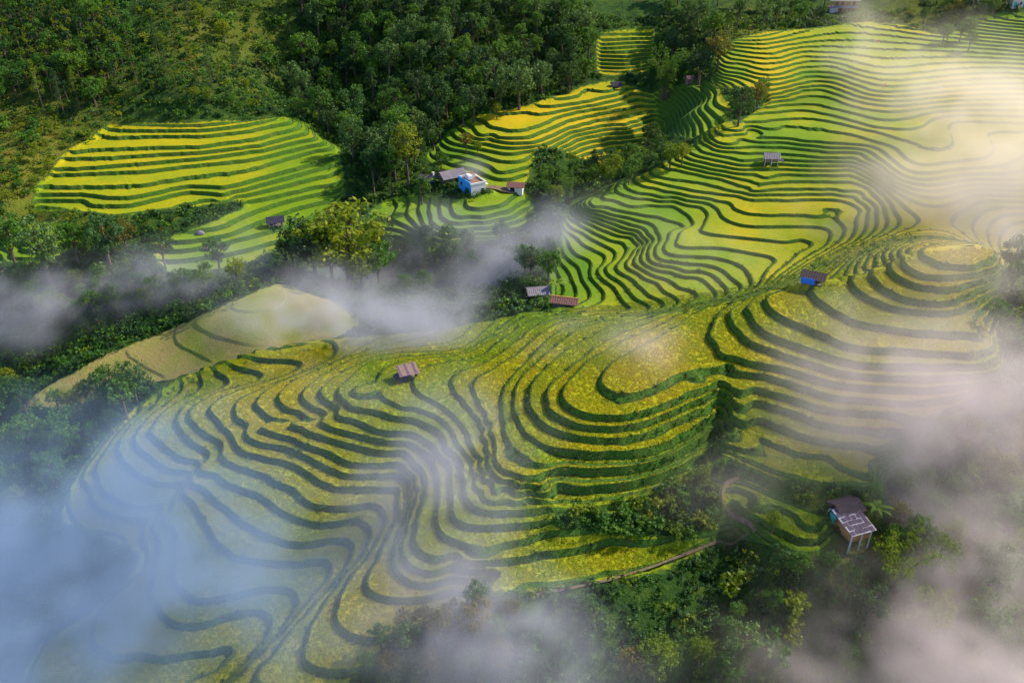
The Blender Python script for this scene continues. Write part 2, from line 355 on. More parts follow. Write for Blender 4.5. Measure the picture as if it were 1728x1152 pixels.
# ------------------------------------------------------------------ survey grid
def axis(parts):
    a = [parts[0][0]]
    for lo, hi, st in parts:
        n = max(1, int(round((hi - lo) / st)))
        a += list(np.linspace(lo, hi, n + 1)[1:])
    return np.array(a)
GX = axis([(-260, -190, 5), (-190, -150, 1.8), (-150, 150, 0.9), (150, 190, 1.8), (190, 260, 5)])
GY = axis([(44, 64, 2.5), (64, 178, 0.85), (178, 290, 1.15), (290, 340, 2), (340, 430, 6)])
NX, NY = len(GX), len(GY)
XX, YY = np.meshgrid(GX, GY)              # [NY, NX]
ZB = base_z(np.stack([XX, YY], -1)).reshape(NY, NX).astype(float)
print("grid", NX, NY, "points", len(pts))
# ------------------------------------------------------------------ materials
def new_mat(name):
    m = bpy.data.materials.new(name)
    m.use_nodes = True
    nt = m.node_tree
    for n in list(nt.nodes):
        nt.nodes.remove(n)
    out = nt.nodes.new("ShaderNodeOutputMaterial")
    return m, nt, out

def N(nt, typ, **kw):
    n = nt.nodes.new(typ)
    for k, v in kw.items():
        if k in n.inputs:
            n.inputs[k].default_value = v
        else:
            setattr(n, k, v)
    return n

def noise(nt, coord, scale, detail=3.0, rough=0.55, distort=0.0):
    n = N(nt, "ShaderNodeTexNoise")
    n.inputs["Scale"].default_value = scale
    n.inputs["Detail"].default_value = detail
    n.inputs["Roughness"].default_value = rough
    n.inputs["Distortion"].default_value = distort
    nt.links.new(coord, n.inputs["Vector"])
    return n.outputs["Fac"]

def ramp(nt, fac, stops, interp='LINEAR'):
    r = N(nt, "ShaderNodeValToRGB")
    r.color_ramp.interpolation = interp
    els = r.color_ramp.elements
    while len(els) < len(stops):
        els.new(0.5)
    for e, (p, c) in zip(els, stops):
        e.position = p
        e.color = (*c, 1.0) if len(c) == 3 else c
    nt.links.new(fac, r.inputs["Fac"])
    return r.outputs["Color"]

def mixc(nt, fac, a, b, mode='MIX'):
    n = N(nt, "ShaderNodeMix")
    n.data_type = 'RGBA'
    n.blend_type = mode
    for sock, val in ((n.inputs[0], fac), (n.inputs[6], a), (n.inputs[7], b)):
        if isinstance(val, (int, float)):
            sock.default_value = val
        elif isinstance(val, tuple):
            sock.default_value = (*val, 1.0)
        else:
            nt.links.new(val, sock)
    return n.outputs[2]

def math_n(nt, op, a, b=None, c=None, clamp=False):
    n = N(nt, "ShaderNodeMath")
    n.operation = op
    n.use_clamp = clamp
    for k, val in enumerate((a, b, c)):
        if val is None:
            continue
        if isinstance(val, (int, float)):
            n.inputs[k].default_value = val
        else:
            nt.links.new(val, n.inputs[k])
    return n.outputs[0]

def bsdf(nt, out, color, rough=0.9, bump=None, bump_s=0.5, bump_d=0.1, spec=0.2, sheen=0.0, transl=None):
    b = N(nt, "ShaderNodeBsdfPrincipled")
    if isinstance(color, tuple):
        b.inputs["Base Color"].default_value = (*color, 1)
    else:
        nt.links.new(color, b.inputs["Base Color"])
    b.inputs["Roughness"].default_value = rough
    b.inputs["Specular IOR Level"].default_value = spec
    if bump is not None:
        bm_ = N(nt, "ShaderNodeBump")
        bm_.inputs["Strength"].default_value = bump_s
        bm_.inputs["Distance"].default_value = bump_d
        nt.links.new(bump, bm_.inputs["Height"])
        nt.links.new(bm_.outputs[0], b.inputs["Normal"])
    nt.links.new(b.outputs[0], out.inputs["Surface"])
    return b

def pos(nt):
    return N(nt, "ShaderNodeNewGeometry").outputs["Position"]

def attr(nt, name, kind='GEOMETRY'):
    a = N(nt, "ShaderNodeAttribute")
    a.attribute_type = kind
    a.attribute_name = name
    return a

MAT = {}
def mat_rice():
    m, nt, out = new_mat("rice_canopy")
    p = pos(nt)
    ripe = attr(nt, "ripe").outputs["Fac"]
    big = noise(nt, p, 0.10, 3)
    mid = noise(nt, p, 0.9, 4, 0.65)
    fine = noise(nt, p, 4.2, 3, 0.7)
    t = math_n(nt, 'ADD', ripe, math_n(nt, 'MULTIPLY', math_n(nt, 'SUBTRACT', big, 0.5), 0.55))
    t = math_n(nt, 'ADD', t, math_n(nt, 'MULTIPLY', math_n(nt, 'SUBTRACT', mid, 0.5), 0.45), clamp=True)
    c = ramp(nt, t, [(0.0, (0.075, 0.205, 0.008)), (0.35, (0.170, 0.275, 0.006)), (0.62, (0.330, 0.330, 0.004)), (1.0, (0.54, 0.380, 0.006))])
    c = mixc(nt, ramp(nt, fine, [(0.34, (0.45, 0.45, 0.45)), (0.56, (0, 0, 0))]), c, (0.075, 0.105, 0.008))
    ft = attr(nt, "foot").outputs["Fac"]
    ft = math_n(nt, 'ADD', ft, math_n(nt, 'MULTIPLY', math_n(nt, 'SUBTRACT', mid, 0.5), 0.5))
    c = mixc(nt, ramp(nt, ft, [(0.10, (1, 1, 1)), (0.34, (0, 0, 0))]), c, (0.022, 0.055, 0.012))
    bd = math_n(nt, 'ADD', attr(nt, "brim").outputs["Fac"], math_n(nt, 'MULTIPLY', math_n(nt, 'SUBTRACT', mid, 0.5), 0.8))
    c = mixc(nt, ramp(nt, math_n(nt, 'MULTIPLY', bd, 0.5), [(0.30, (0.85, 0.85, 0.85)), (0.52, (0, 0, 0))]), c, (0.028, 0.065, 0.010))  # dark brim strip: grassy bund plus painted shading of the rice edge
    wd = math_n(nt, 'ADD', attr(nt, "wild").outputs["Fac"], math_n(nt, 'MULTIPLY', math_n(nt, 'SUBTRACT', mid, 0.5), 0.9))
    c = mixc(nt, ramp(nt, wd, [(0.46, (0, 0, 0)), (0.62, (1, 1, 1))]), c, (0.040, 0.095, 0.014))
    bsdf(nt, out, c, 0.85, math_n(nt, 'ADD', fine, math_n(nt, 'MULTIPLY', mid, 0.6)), 0.7, 0.3, spec=0.12)
    return m

def mat_riser():
    m, nt, out = new_mat("terrace_bank")
    p = pos(nt)
    a = noise(nt, p, 0.35, 4, 0.6)
    f = noise(nt, p, 2.6, 4, 0.7)
    c = ramp(nt, a, [(0.30, (0.024, 0.085, 0.018)), (0.5, (0.045, 0.118, 0.018)), (0.64, (0.080, 0.100, 0.028)), (0.78, (0.125, 0.085, 0.060))])
    c = mixc(nt, ramp(nt, f, [(0.40, (0, 0, 0)), (0.62, (1, 1, 1))]), c, (0.085, 0.185, 0.020))
    bsdf(nt, out, c, 0.95, f, 1.0, 0.5, spec=0.1)
    return m

def mat_ground():
    m, nt, out = new_mat("hillside_scrub")
    p = pos(nt)
    a = noise(nt, p, 0.05, 4, 0.6)
    b = noise(nt, p, 0.30, 5, 0.65)
    f = noise(nt, p, 1.6, 4, 0.7)
    dry = attr(nt, "dry").outputs["Fac"]
    c = ramp(nt, b, [(0.30, (0.012, 0.036, 0.012)), (0.5, (0.030, 0.078, 0.014)), (0.7, (0.075, 0.120, 0.016))])
    c2 = ramp(nt, b, [(0.30, (0.075, 0.110, 0.012)), (0.5, (0.145, 0.165, 0.016)), (0.72, (0.200, 0.165, 0.045))])
    c = mixc(nt, dry, c, c2)
    c = mixc(nt, ramp(nt, a, [(0.64, (0, 0, 0)), (0.74, (0.7, 0.7, 0.7))]), c, (0.115, 0.080, 0.045))
    bsdf(nt, out, c, 0.95, f, 1.0, 0.8, spec=0.1)
    return m
def mat_stubble():
    m, nt, out = new_mat("cut_stubble")
    p = pos(nt)
    a = noise(nt, p, 0.12, 4, 0.6); f = noise(nt, p, 2.5, 4, 0.7)
    c = ramp(nt, a, [(0.38, (0.200, 0.235, 0.040)), (0.58, (0.270, 0.225, 0.085))])
    c = mixc(nt, ramp(nt, f, [(0.35, (0.6, 0.6, 0.6)), (0.6, (0, 0, 0))]), c, (0.130, 0.130, 0.040))
    bsdf(nt, out, c, 0.9, f, 0.6, 0.2, spec=0.1)
    return m
MAT['stubble'] = mat_stubble(); MAT['rice'] = mat_rice(); MAT['riser'] = mat_riser(); MAT['ground'] = mat_ground()

# ------------------------------------------------------------------ value noise on the grid
def vnoise(x, y, s, seed):
    x = np.asarray(x) / s + seed * 17.3; y = np.asarray(y) / s - seed * 9.1
    xi = np.floor(x).astype(int); yi = np.floor(y).astype(int)
    fx = x - xi; fy = y - yi
    fx = fx * fx * (3 - 2 * fx); fy = fy * fy * (3 - 2 * fy)
    def h(i, j):
        n = (i * 374761393 + j * 668265263 + seed * 974711) & 0x7fffffff
        n = ((n ^ (n >> 13)) * 1274126177) & 0x7fffffff
        return ((n ^ (n >> 16)) & 0xffff) / 65535.0
    a = h(xi, yi) * (1 - fx) + h(xi + 1, yi) * fx
    b = h(xi, yi + 1) * (1 - fx) + h(xi + 1, yi + 1) * fx
    return (a * (1 - fy) + b * fy) * 2 - 1

# ------------------------------------------------------------------ where the slopes are terraced
UU, VV = pix(np.stack([XX, YY, ZB], -1))
def inpoly(poly, u=None, v=None):
    u = UU if u is None else u; v = VV if v is None else v
    poly = np.array(poly, float)
    r = np.zeros(np.shape(u), bool)
    j = len(poly) - 1
    for i in range(len(poly)):
        xi, yi = poly[i]; xj, yj = poly[j]
        c = ((yi > v) != (yj > v)) & (u < (xj - xi) * (v - yi) / (yj - yi + 1e-12) + xi)
        r ^= c
        j = i
    return r
def lin(u, tab):
    t = np.array(tab, float)
    return np.interp(u, t[:, 0], t[:, 1])
YR = lin(UU, [(-200, 132), (240, 135.5), (500, 142.5), (750, 147), (930, 149), (1060, 139), (1210, 136), (1350, 135), (1500, 136), (1620, 139), (1728, 139), (1900, 138)])
PM = [(1700,440),(1650,385),(1500,375),(1350,470),(1210,500),(1100,512),(1000,516),(930,512),(830,528),(740,548),(600,548),(540,566),(400,610),(300,648),
      (210,705),(165,760),(118,830),(105,885),(200,912),(245,935),(210,985),(140,1045),(50,1095),(20,1260),(520,1260),(600,1130),(700,1050),(840,1000),(1100,965),
      (1245,905),(1225,868),(1180,905),(1040,912),(925,900),(922,862),(1060,862),(1165,825),(1215,770),(1228,770),(1300,800),(1490,822),(1510,775),(1600,720),(1700,650),(1705,500)]
PM2 = [(1220,812),(1255,808),(1400,882),(1400,935),(1340,935),(1220,880)]
PB = [(935,525),(925,470),(950,400),(955,345),(1035,312),(1080,296),(1130,268),(1195,225),(1215,212),(1255,205),(1300,165),(1290,150),(1200,145),(1205,100),(1235,68),(1290,55),
      (1470,38),(1530,40),(1600,62),(1640,30),(2000,20),(2000,440),(1690,445),(1600,458),(1500,475),(1400,500),(1350,508),(1210,530),(1100,535),(1000,535)]
PC = [(718,262),(760,220),(800,196),(900,178),(985,145),(1040,135),(1105,160),(1108,205),(1104,262),(1000,275),(940,252),(905,246),(895,280),(885,315),(895,345),(905,365),(870,395),(830,405),(700,415),(640,390),(622,362),(660,335),(790,338),(840,325),(735,278)]
PA = [(158,232),(180,214),(492,197),(570,235),(582,330),(505,400),(340,480),(290,475),(250,415),(415,350),(410,330),(200,368),(55,348),(60,322),(85,288),(118,250)]
PA2 = [(-60,395),(40,375),(130,382),(125,405),(100,442),(-60,450)]
PA3 = [(-60,505),(32,505),(30,575),(-60,590)]
PS = [(20,700),(40,672),(300,556),(480,480),(575,520),(610,546),(560,574),(400,618),(300,656),(265,672),(250,640),(190,650),(150,705)]
PV = [(1105,222),(1105,150),(1190,138),(1235,170),(1225,212),(1180,236)]
PT = [(1005,62),(1105,45),(1100,118),(1008,128)]
zone = np.zeros((NY, NX), int)
zone[inpoly(PV) & (YY > 222)] = 6
zone[inpoly(PT) & (YY > 255)] = 7
zone[(inpoly(PA) | inpoly(PA2) | inpoly(PA3)) & (YY > 172)] = 4
zone[inpoly(PC) & (YY > 190)] = 3
zone[inpoly(PS) & (YY > YR) & (YY < 175)] = 5
zone[inpoly(PB) & (YY > YR)] = 2
zone[(inpoly(PM) | inpoly(PM2)) & (YY <= YR)] = 1
ZP = {1: 0.50, 2: 0.42, 3: 0.5, 4: 0.55, 5: 0.5, 6: 0.5, 7: 0.5}     # batter of the banks in metres

def blur(a, n=2):
    a = a.astype(float)
    for _ in range(n):
        p = np.pad(a, 1, mode='edge')
        a = (p[:-2, 1:-1] + p[2:, 1:-1] + 2 * p[1:-1, 1:-1]) / 4
        p = np.pad(a, 1, mode='edge')
        a = (p[1:-1, :-2] + p[1:-1, 2:] + 2 * p[1:-1, 1:-1]) / 4
    return a
own = np.zeros((NY, NX)); zid = np.zeros((NY, NX), int)
for k in ZP:
    s = blur(zone == k, 4)
    zid = np.where(s > np.maximum(own, 0.02), k, zid)
    own = np.maximum(own, s)
MASK = np.clip((own - 0.5) / 0.38, 0, 1)
MASK = MASK * MASK * (3 - 2 * MASK)
UNION = blur(zone > 0, 4)          # 1 inside any tilled land, 0 in the wild
MASK = np.where(zid == 5, MASK * 0.10, MASK)
# weedy double banks at the front of the knob: every second step is missing there
COLL = np.clip((blur(inpoly([(926,752),(1060,748),(1150,722),(1216,686),(1216,760),(1165,840),(1060,880),(926,880)]) & (zid == 1), 2) - 0.2) / 0.6, 0, 1)

# smooth ground gets a little natural relief outside the terraces
ZS = ZB + (vnoise(XX, YY, 9, 3) * 0.5 + vnoise(XX, YY, 23, 5) * 1.0) * (1 - MASK) * np.clip((YY - 60) / 20, 0, 1)
def grad_mag(F):
    gy, gx = np.gradient(F, GY, GX)
    return np.hypot(gx, gy)
LF, GF, NF = {}, {}, {}
WCL = (0.0, 1.5)
WOB = vnoise(XX, YY, 2.2, 1) * 0.11 + vnoise(XX, YY, 6.0, 2) * 0.10
for k in ZP:
    L0 = levz(k, ZB)
    GF[k] = blur(grad_mag(L0), 2)
    NF[k] = 0.12 + 0.38 * np.clip((-blur(np.gradient(L0, GY, axis=0), 2) / np.maximum(GF[k], 1e-3) + 0.25) / 0.6, 0, 1)      # grassy bund, widened on far sides to paint in the shaded edge line
    LF[k] = L0 + WOB * (1.0 if k == 1 else 0.45) * np.clip(GF[k] * 2.0, *WCL)

# ripeness of the rice, 0 green .. 1 golden, at photo pixels
RIPE = np.array([(1100,620,.66),(1000,720,.60),(1300,560,.66),(1500,640,.66),(1600,420,.78),(1450,440,.66),(1380,500,.52),(900,640,.60),(820,620,.5),(640,660,.5),(500,650,.64),(450,700,.66),
    (400,850,.52),(250,760,.58),(300,900,.5),(200,1020,.62),(700,900,.5),(640,1000,.68),(560,600,.6),(700,570,.55),(1000,530,.5),(1000,800,.56),(1080,840,.48),(1350,700,.52),(1350,800,.55),(1000,970,.52),
    (1300,880,.4),(960,480,.14),(1050,460,.36),(1150,480,.44),(1120,350,.18),(1060,340,.16),(1250,390,.72),(1350,350,.6),(1200,430,.4),(1400,300,.52),(1300,300,.54),(1450,250,.5),(1250,225,.55),(1300,240,.15),(1350,240,.15),(1290,140,.95),(1300,100,.9),(1240,120,.4),(1380,140,.4),
    (1350,200,.5),(1180,300,.4),(1090,310,.5),(1600,150,.7),(1500,100,.55),(1650,50,.3),(860,200,.90),(950,180,.92),(1000,220,.95),(1050,210,.85),(860,270,.5),(880,240,.8),(760,240,.18),(830,335,.25),(780,370,.3),(650,370,.2),
    (300,220,.74),(250,280,.68),(200,340,.56),(400,270,.60),(540,280,.32),(520,340,.22),(400,390,.36),(350,450,.2),(130,300,.66),(80,385,.35),(40,420,.15),(440,520,.66),(250,590,.45),(120,640,.55),(1150,190,.1),(1060,80,.5),(1060,110,.7)], float)
def ripe_at(u, v):
    u = np.asarray(u)[:, None]; v = np.asarray(v)[:, None]
    d2 = (u - RIPE[:, 0]) ** 2 + (v - RIPE[:, 1]) ** 2 + 120.0
    w = d2 ** -1.6
    return (w * RIPE[:, 2]).sum(1) / w.sum(1)

# ------------------------------------------------------------------ cut the slopes into terraces
ci, cj = np.meshgrid(np.arange(NY - 1), np.arange(NX - 1), indexing='ij')
ci = ci.ravel(); cj = cj.ravel()
v00 = ci * NX + cj; v10 = v00 + 1; v01 = v00 + NX; v11 = v01 + 1
flip = (ci + cj) % 2 == 0
T1 = np.where(flip[:, None], np.stack([v00, v10, v11], 1), np.stack([v00, v10, v01], 1))
T2 = np.where(flip[:, None], np.stack([v00, v11, v01], 1), np.stack([v10, v11, v01], 1))
TRI = np.concatenate([T1, T2]); TCELL = np.concatenate([v00, v00])
mk = MASK.ravel()[TRI]
terr = mk.max(1) > 0.0
tz = zid.ravel()[TRI]
tzone = np.where(mk.argmax(1) == 0, tz[:, 0], np.where(mk.argmax(1) == 1, tz[:, 1], tz[:, 2]))
XR, YRv, ZSr, MKr, CLr = XX.ravel(), YY.ravel(), ZS.ravel(), MASK.ravel(), COLL.ravel()

def split(V, meta, f):
    """cut triangles V[n,3,a] at every whole value of attribute f"""
    done_v, done_m = [], []
    eps = 1e-5
    for _ in range(60):
        F = V[:, :, f]
        k = np.floor(F.min(1) + eps) + 1
        need = F.max(1) > k + eps
        done_v.append(V[~need]); done_m.append(meta[~need])
        V, meta, k = V[need], meta[need], k[need]
        if len(V) == 0:
            break
        F = V[:, :, f] - k[:, None]
        side = F > 0
        lone = np.where(side.sum(1) == 1, side.argmax(1), (~side).argmax(1))
        r = np.arange(len(V))
        a, b, c = V[r, lone], V[r, (lone + 1) % 3], V[r, (lone + 2) % 3]
        fa, fb, fc = F[r, lone], F[r, (lone + 1) % 3], F[r, (lone + 2) % 3]
        sb = np.clip(fa / (fa - fb + 1e-12), 0, 1)[:, None]
        sc_ = np.clip(fa / (fa - fc + 1e-12), 0, 1)[:, None]
        ab = a + (b - a) * sb; ac = a + (c - a) * sc_
        ab[:, f] = k; ac[:, f] = k
        V = np.concatenate([np.stack([a, ab, ac], 1), np.stack([ab, b, c], 1), np.stack([ab, c, ac], 1)])
        meta = np.concatenate([meta, meta, meta])
    return np.concatenate(done_v), np.concatenate(done_m)

soup = []      # (zone, V[n,3,3], level, riser flag, cell, mask)
for k, w in ZP.items():
    sel = terr & (tzone == k)
    t = TRI[sel]
    if len(t) == 0:
        continue
    L = LF[k].ravel()
    M = L + np.clip(w * GF[k].ravel(), 0.03, 0.55)
    V = np.stack([XR[t], YRv[t], L[t], M[t], ZSr[t], MKr[t], CLr[t], GF[k].ravel()[t], NF[k].ravel()[t], UNION.ravel()[t]], -1)
    V, cell = split(V, TCELL[sel], 2)
    V, cell = split(V, cell, 3)
    ar = np.abs(np.cross(V[:, 1, :2] - V[:, 0, :2], V[:, 2, :2] - V[:, 0, :2]))
    good = ar > 1e-5
    V, cell = V[good], cell[good]
    kL = np.floor(V[:, :, 2].mean(1)); kM = np.floor(V[:, :, 3].mean(1))
    coll = V[:, :, 6]
    def zl(kk):
        odd = (np.mod(kk, 2) == 1) & (k == 1)
        return zlev(k, kk[:, None] - np.where(odd[:, None], coll, 0.0))
    lo, hi = zl(kL), zl(kM)
    tt = np.clip((V[:, :, 3] - kM[:, None]) / np.maximum(V[:, :, 3] - V[:, :, 2], 1e-6), 0, 1)
    ris = kM > kL
    z = np.where(ris[:, None], lo + (hi - lo) * tt, lo)
    z = V[:, :, 4] * (1 - V[:, :, 5]) + z * V[:, :, 5]
    G = np.stack([V[:, :, 0], V[:, :, 1], z], -1)
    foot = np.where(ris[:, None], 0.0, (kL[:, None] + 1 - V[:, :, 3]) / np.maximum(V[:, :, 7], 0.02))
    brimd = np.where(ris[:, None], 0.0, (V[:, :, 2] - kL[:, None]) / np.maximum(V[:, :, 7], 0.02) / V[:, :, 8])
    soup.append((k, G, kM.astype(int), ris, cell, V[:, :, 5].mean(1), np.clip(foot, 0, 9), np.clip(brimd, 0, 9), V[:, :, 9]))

SZ = np.concatenate([np.full(len(s[1]), s[0]) for s in soup])
SG = np.concatenate([s[1] for s in soup]); SL = np.concatenate([s[2] for s in soup])
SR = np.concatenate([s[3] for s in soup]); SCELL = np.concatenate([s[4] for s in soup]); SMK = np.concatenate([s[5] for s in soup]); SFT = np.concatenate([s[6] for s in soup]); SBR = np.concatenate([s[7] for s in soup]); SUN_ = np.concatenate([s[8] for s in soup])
print("terrace triangles", len(SG))
# connected fields: same zone and level in neighbouring cells
key = (SCELL.astype(np.int64) * 16 + SZ) * 256 + (SL + 128)
nodes, inv = np.unique(key, return_inverse=True)
lab = np.arange(len(nodes))
pairs = []
for d in (1, NX):
    nb = nodes + np.int64(d) * 16 * 256
    idx = np.searchsorted(nodes, nb); idx[idx == len(nodes)] = 0
    ok = nodes[idx] == nb
    pairs.append(np.stack([np.nonzero(ok)[0], idx[ok]], 1))
pairs = np.concatenate(pairs)
for _ in range(2000):
    a = np.minimum(lab[pairs[:, 0]], lab[pairs[:, 1]])
    old = lab.copy()
    np.minimum.at(lab, pairs[:, 0], a); np.minimum.at(lab, pairs[:, 1], a)
    lab = lab[lab]; lab = lab[lab]
    if (lab == old).all():
        break
comp = lab[inv]
ids, cinv, cnt = np.unique(comp, return_inverse=True, return_counts=True)

def mesh_from(name, V, mats, mat_idx=None, attrs=None, smooth=False, faces=None, tag=None):
    me = bpy.data.meshes.new(name)
    if faces is None:
        flat = np.round(V.reshape(-1, 3), 4)
        if tag is not None:            # banks and treads keep their own edges
            flat = np.column_stack([flat, np.repeat(tag, 3)])
        uq, iv = np.unique(flat, axis=0, return_inverse=True)
        uq = uq[:, :3]; faces = iv.reshape(-1, 3)
    else:
        uq = V
    me.vertices.add(len(uq)); me.vertices.foreach_set("co", uq.astype(np.float32).ravel())
    n = faces.shape[1]
    me.loops.add(faces.size); me.loops.foreach_set("vertex_index", faces.astype(np.int32).ravel())
    me.polygons.add(len(faces)); me.polygons.foreach_set("loop_start", np.arange(0, faces.size, n, dtype=np.int32))
    for m in mats:
        me.materials.append(m)
    if mat_idx is not None:
        me.polygons.foreach_set("material_index", mat_idx.astype(np.int32))
    me.polygons.foreach_set("use_smooth", np.full(len(faces), bool(smooth)) if tag is None else tag > 0.5)
    for nm, fn in (attrs or {}).items():
        a = me.attributes.new(nm, 'FLOAT', 'POINT')
        a.data.foreach_set("value", np.asarray(fn(uq), np.float32))
    me.update(calc_edges=True)
    return me

def obj(name, data, parent=None, **props):
    o = bpy.data.objects.new(name, data)
    COL.objects.link(o)
    if parent is not None:
        o.parent = parent
    for k, v in props.items():
        o[k] = v
    return o

# the untilled hillside, one sheet that carries the terraces as its parts
nt_ = ~terr
used = np.unique(TRI[nt_])
remap = np.full(NX * NY, -1); remap[used] = np.arange(len(used))
HV = np.stack([XR, YRv, ZSr], -1)[used]
def dry_at(u, v):
    pts_ = [((40,270),170,0.9),((180,130),60,.5),((330,60),90,.6),((420,60),90,.5),((1540,40),70,.7),((1260,60),50,.7),((1450,950),90,.8),((1390,860),60,.5),((850,60),30,.6),((1620,720),60,.5),((860,290),30,.4)]
    r = np.zeros(len(u))
    for (a, b), s, w in pts_:
        r = np.maximum(r, w * np.exp(-((u - a) ** 2 + (v - b) ** 2) / (2 * (s * 0.6) ** 2)))
    return r
hill_me = mesh_from("hillside", HV, [MAT['ground']], None, {"dry": lambda q: dry_at(*pix(q))}, True, remap[TRI[nt_]])
hillside = obj("hillside", hill_me, kind="structure")

order = np.argsort(-cnt)
big_ids = [i for i in order if cnt[i] >= 60][:290]
rice_tint = RNG.uniform(-0.10, 0.10, len(ids))
sort = np.argsort(cinv, kind='stable'); starts = np.searchsorted(cinv[sort], np.arange(len(ids) + 1))
def terrace(name, sel, tint):
    def ripe_f(q):
        u, v = pix(q)
        return np.clip(ripe_at(u, v) + tint, 0, 1)
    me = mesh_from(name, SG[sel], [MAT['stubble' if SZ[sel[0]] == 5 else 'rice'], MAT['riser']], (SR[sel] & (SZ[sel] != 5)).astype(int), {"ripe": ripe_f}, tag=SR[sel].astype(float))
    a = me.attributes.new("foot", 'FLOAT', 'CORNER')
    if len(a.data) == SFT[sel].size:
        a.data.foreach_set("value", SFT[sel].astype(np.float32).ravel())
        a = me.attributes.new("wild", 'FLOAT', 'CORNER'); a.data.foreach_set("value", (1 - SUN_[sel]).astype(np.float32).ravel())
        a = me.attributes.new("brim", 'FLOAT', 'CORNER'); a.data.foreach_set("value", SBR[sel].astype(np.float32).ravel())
    return obj(name, me, hillside)
for i in big_ids:
    terrace("rice_terrace", sort[starts[i]:starts[i + 1]], rice_tint[i])
rest = np.setdiff1d(np.arange(len(ids)), big_ids)
selr = np.concatenate([sort[starts[i]:starts[i + 1]] for i in rest])
o = terrace("terrace_scraps", selr, 0.0); o["kind"] = "stuff"
print("terraces", len(big_ids), "scraps", len(rest), len(selr))
# ------------------------------------------------------------------ standing on the ground
def hz(x, y):
    """height of the ground at x, y"""
    x = np.asarray(x, float); y = np.asarray(y, float)
    i = np.clip(np.searchsorted(GX, x) - 1, 0, NX - 2); j = np.clip(np.searchsorted(GY, y) - 1, 0, NY - 2)
    fx = np.clip((x - GX[i]) / (GX[i + 1] - GX[i]), 0, 1); fy = np.clip((y - GY[j]) / (GY[j + 1] - GY[j]), 0, 1)
    return (ZS[j, i] * (1 - fx) + ZS[j, i + 1] * fx) * (1 - fy) + (ZS[j + 1, i] * (1 - fx) + ZS[j + 1, i + 1] * fx) * fy
def hterr(x, y):
    """height of the terraced surface (tread) at x, y"""
    x = np.atleast_1d(np.asarray(x, float)); y = np.atleast_1d(np.asarray(y, float))
    i = np.clip(np.searchsorted(GX, x) - 1, 0, NX - 1); j = np.clip(np.searchsorted(GY, y) - 1, 0, NY - 1)
    def bl(A):
        i0 = np.minimum(i, NX - 2); j0 = np.minimum(j, NY - 2)
        fx = np.clip((x - GX[i0]) / (GX[i0 + 1] - GX[i0]), 0, 1); fy = np.clip((y - GY[j0]) / (GY[j0 + 1] - GY[j0]), 0, 1)
        return (A[j0, i0] * (1 - fx) + A[j0, i0 + 1] * fx) * (1 - fy) + (A[j0 + 1, i0] * (1 - fx) + A[j0 + 1, i0 + 1] * fx) * fy
    mk_, cl = bl(MASK), bl(COLL)
    zi = zid[j, i]
    z = bl(ZS).copy()
    foot = np.zeros(len(x)); brim = np.zeros(len(x))
    for k, w in ZP.items():
        s = (zi == k) & (mk_ > 0)
        if not s.any():
            continue
        L = bl(LF[k]); gg = np.maximum(bl(GF[k]), 0.02)
        kk = np.floor(L)
        odd = (np.mod(kk, 2) == 1) & (k == 1)
        zt = zlev(k, kk - np.where(odd, cl, 0))
        z = np.where(s, z * (1 - mk_) + zt * mk_, z)
        foot = np.where(s, (kk + 1 - (L + np.clip(w * gg, 0.03, 0.55))) / gg, foot)
        brim = np.where(s, (L - kk) / gg / bl(NF[k]), brim)
    return z, foot, brim, zi, bl(UNION)
TS = np.arange(70, 460, 0.4)
def hit(u, v, ymin=0.0):
    """first point of the ground seen at photo pixel u, v (beyond ymin)"""
    r = ray(u, v)
    P = r[None] * TS[:, None] + np.array([0, 0, HC])
    below = (P[:, 2] < hz(P[:, 0], P[:, 1])) & (P[:, 1] > ymin)
    k = int(np.argmax(below)) if below.any() else len(TS) - 1
    p = P[k].copy()
    p[2] = float(hz(p[0], p[1]))
    return p

# ------------------------------------------------------------------ foliage
def mat_leaf(name, c0, c1, c2, trans=0.35, var=0.5):
    m, nt, out = new_mat(name)
    tone = attr(nt, "tone").outputs["Fac"]
    oi = N(nt, "ShaderNodeObjectInfo").outputs["Random"]
    t = math_n(nt, 'ADD', math_n(nt, 'MULTIPLY', tone, 1 - var), math_n(nt, 'MULTIPLY', oi, var))
    c = ramp(nt, t, [(0.05, c0), (0.5, c1), (0.95, c2)])
    b = N(nt, "ShaderNodeBsdfPrincipled")
    b.inputs["Roughness"].default_value = 0.6
    b.inputs["Specular IOR Level"].default_value = 0.25
    nt.links.new(c, b.inputs["Base Color"])
    tr = N(nt, "ShaderNodeBsdfTranslucent")
    nt.links.new(mixc(nt, 0.5, c, (0.26, 0.40, 0.01), 'MIX'), tr.inputs["Color"])
    mx = N(nt, "ShaderNodeMixShader")
    mx.inputs[0].default_value = trans
    nt.links.new(b.outputs[0], mx.inputs[1]); nt.links.new(tr.outputs[0], mx.inputs[2])
    nt.links.new(mx.outputs[0], out.inputs["Surface"])
    return m
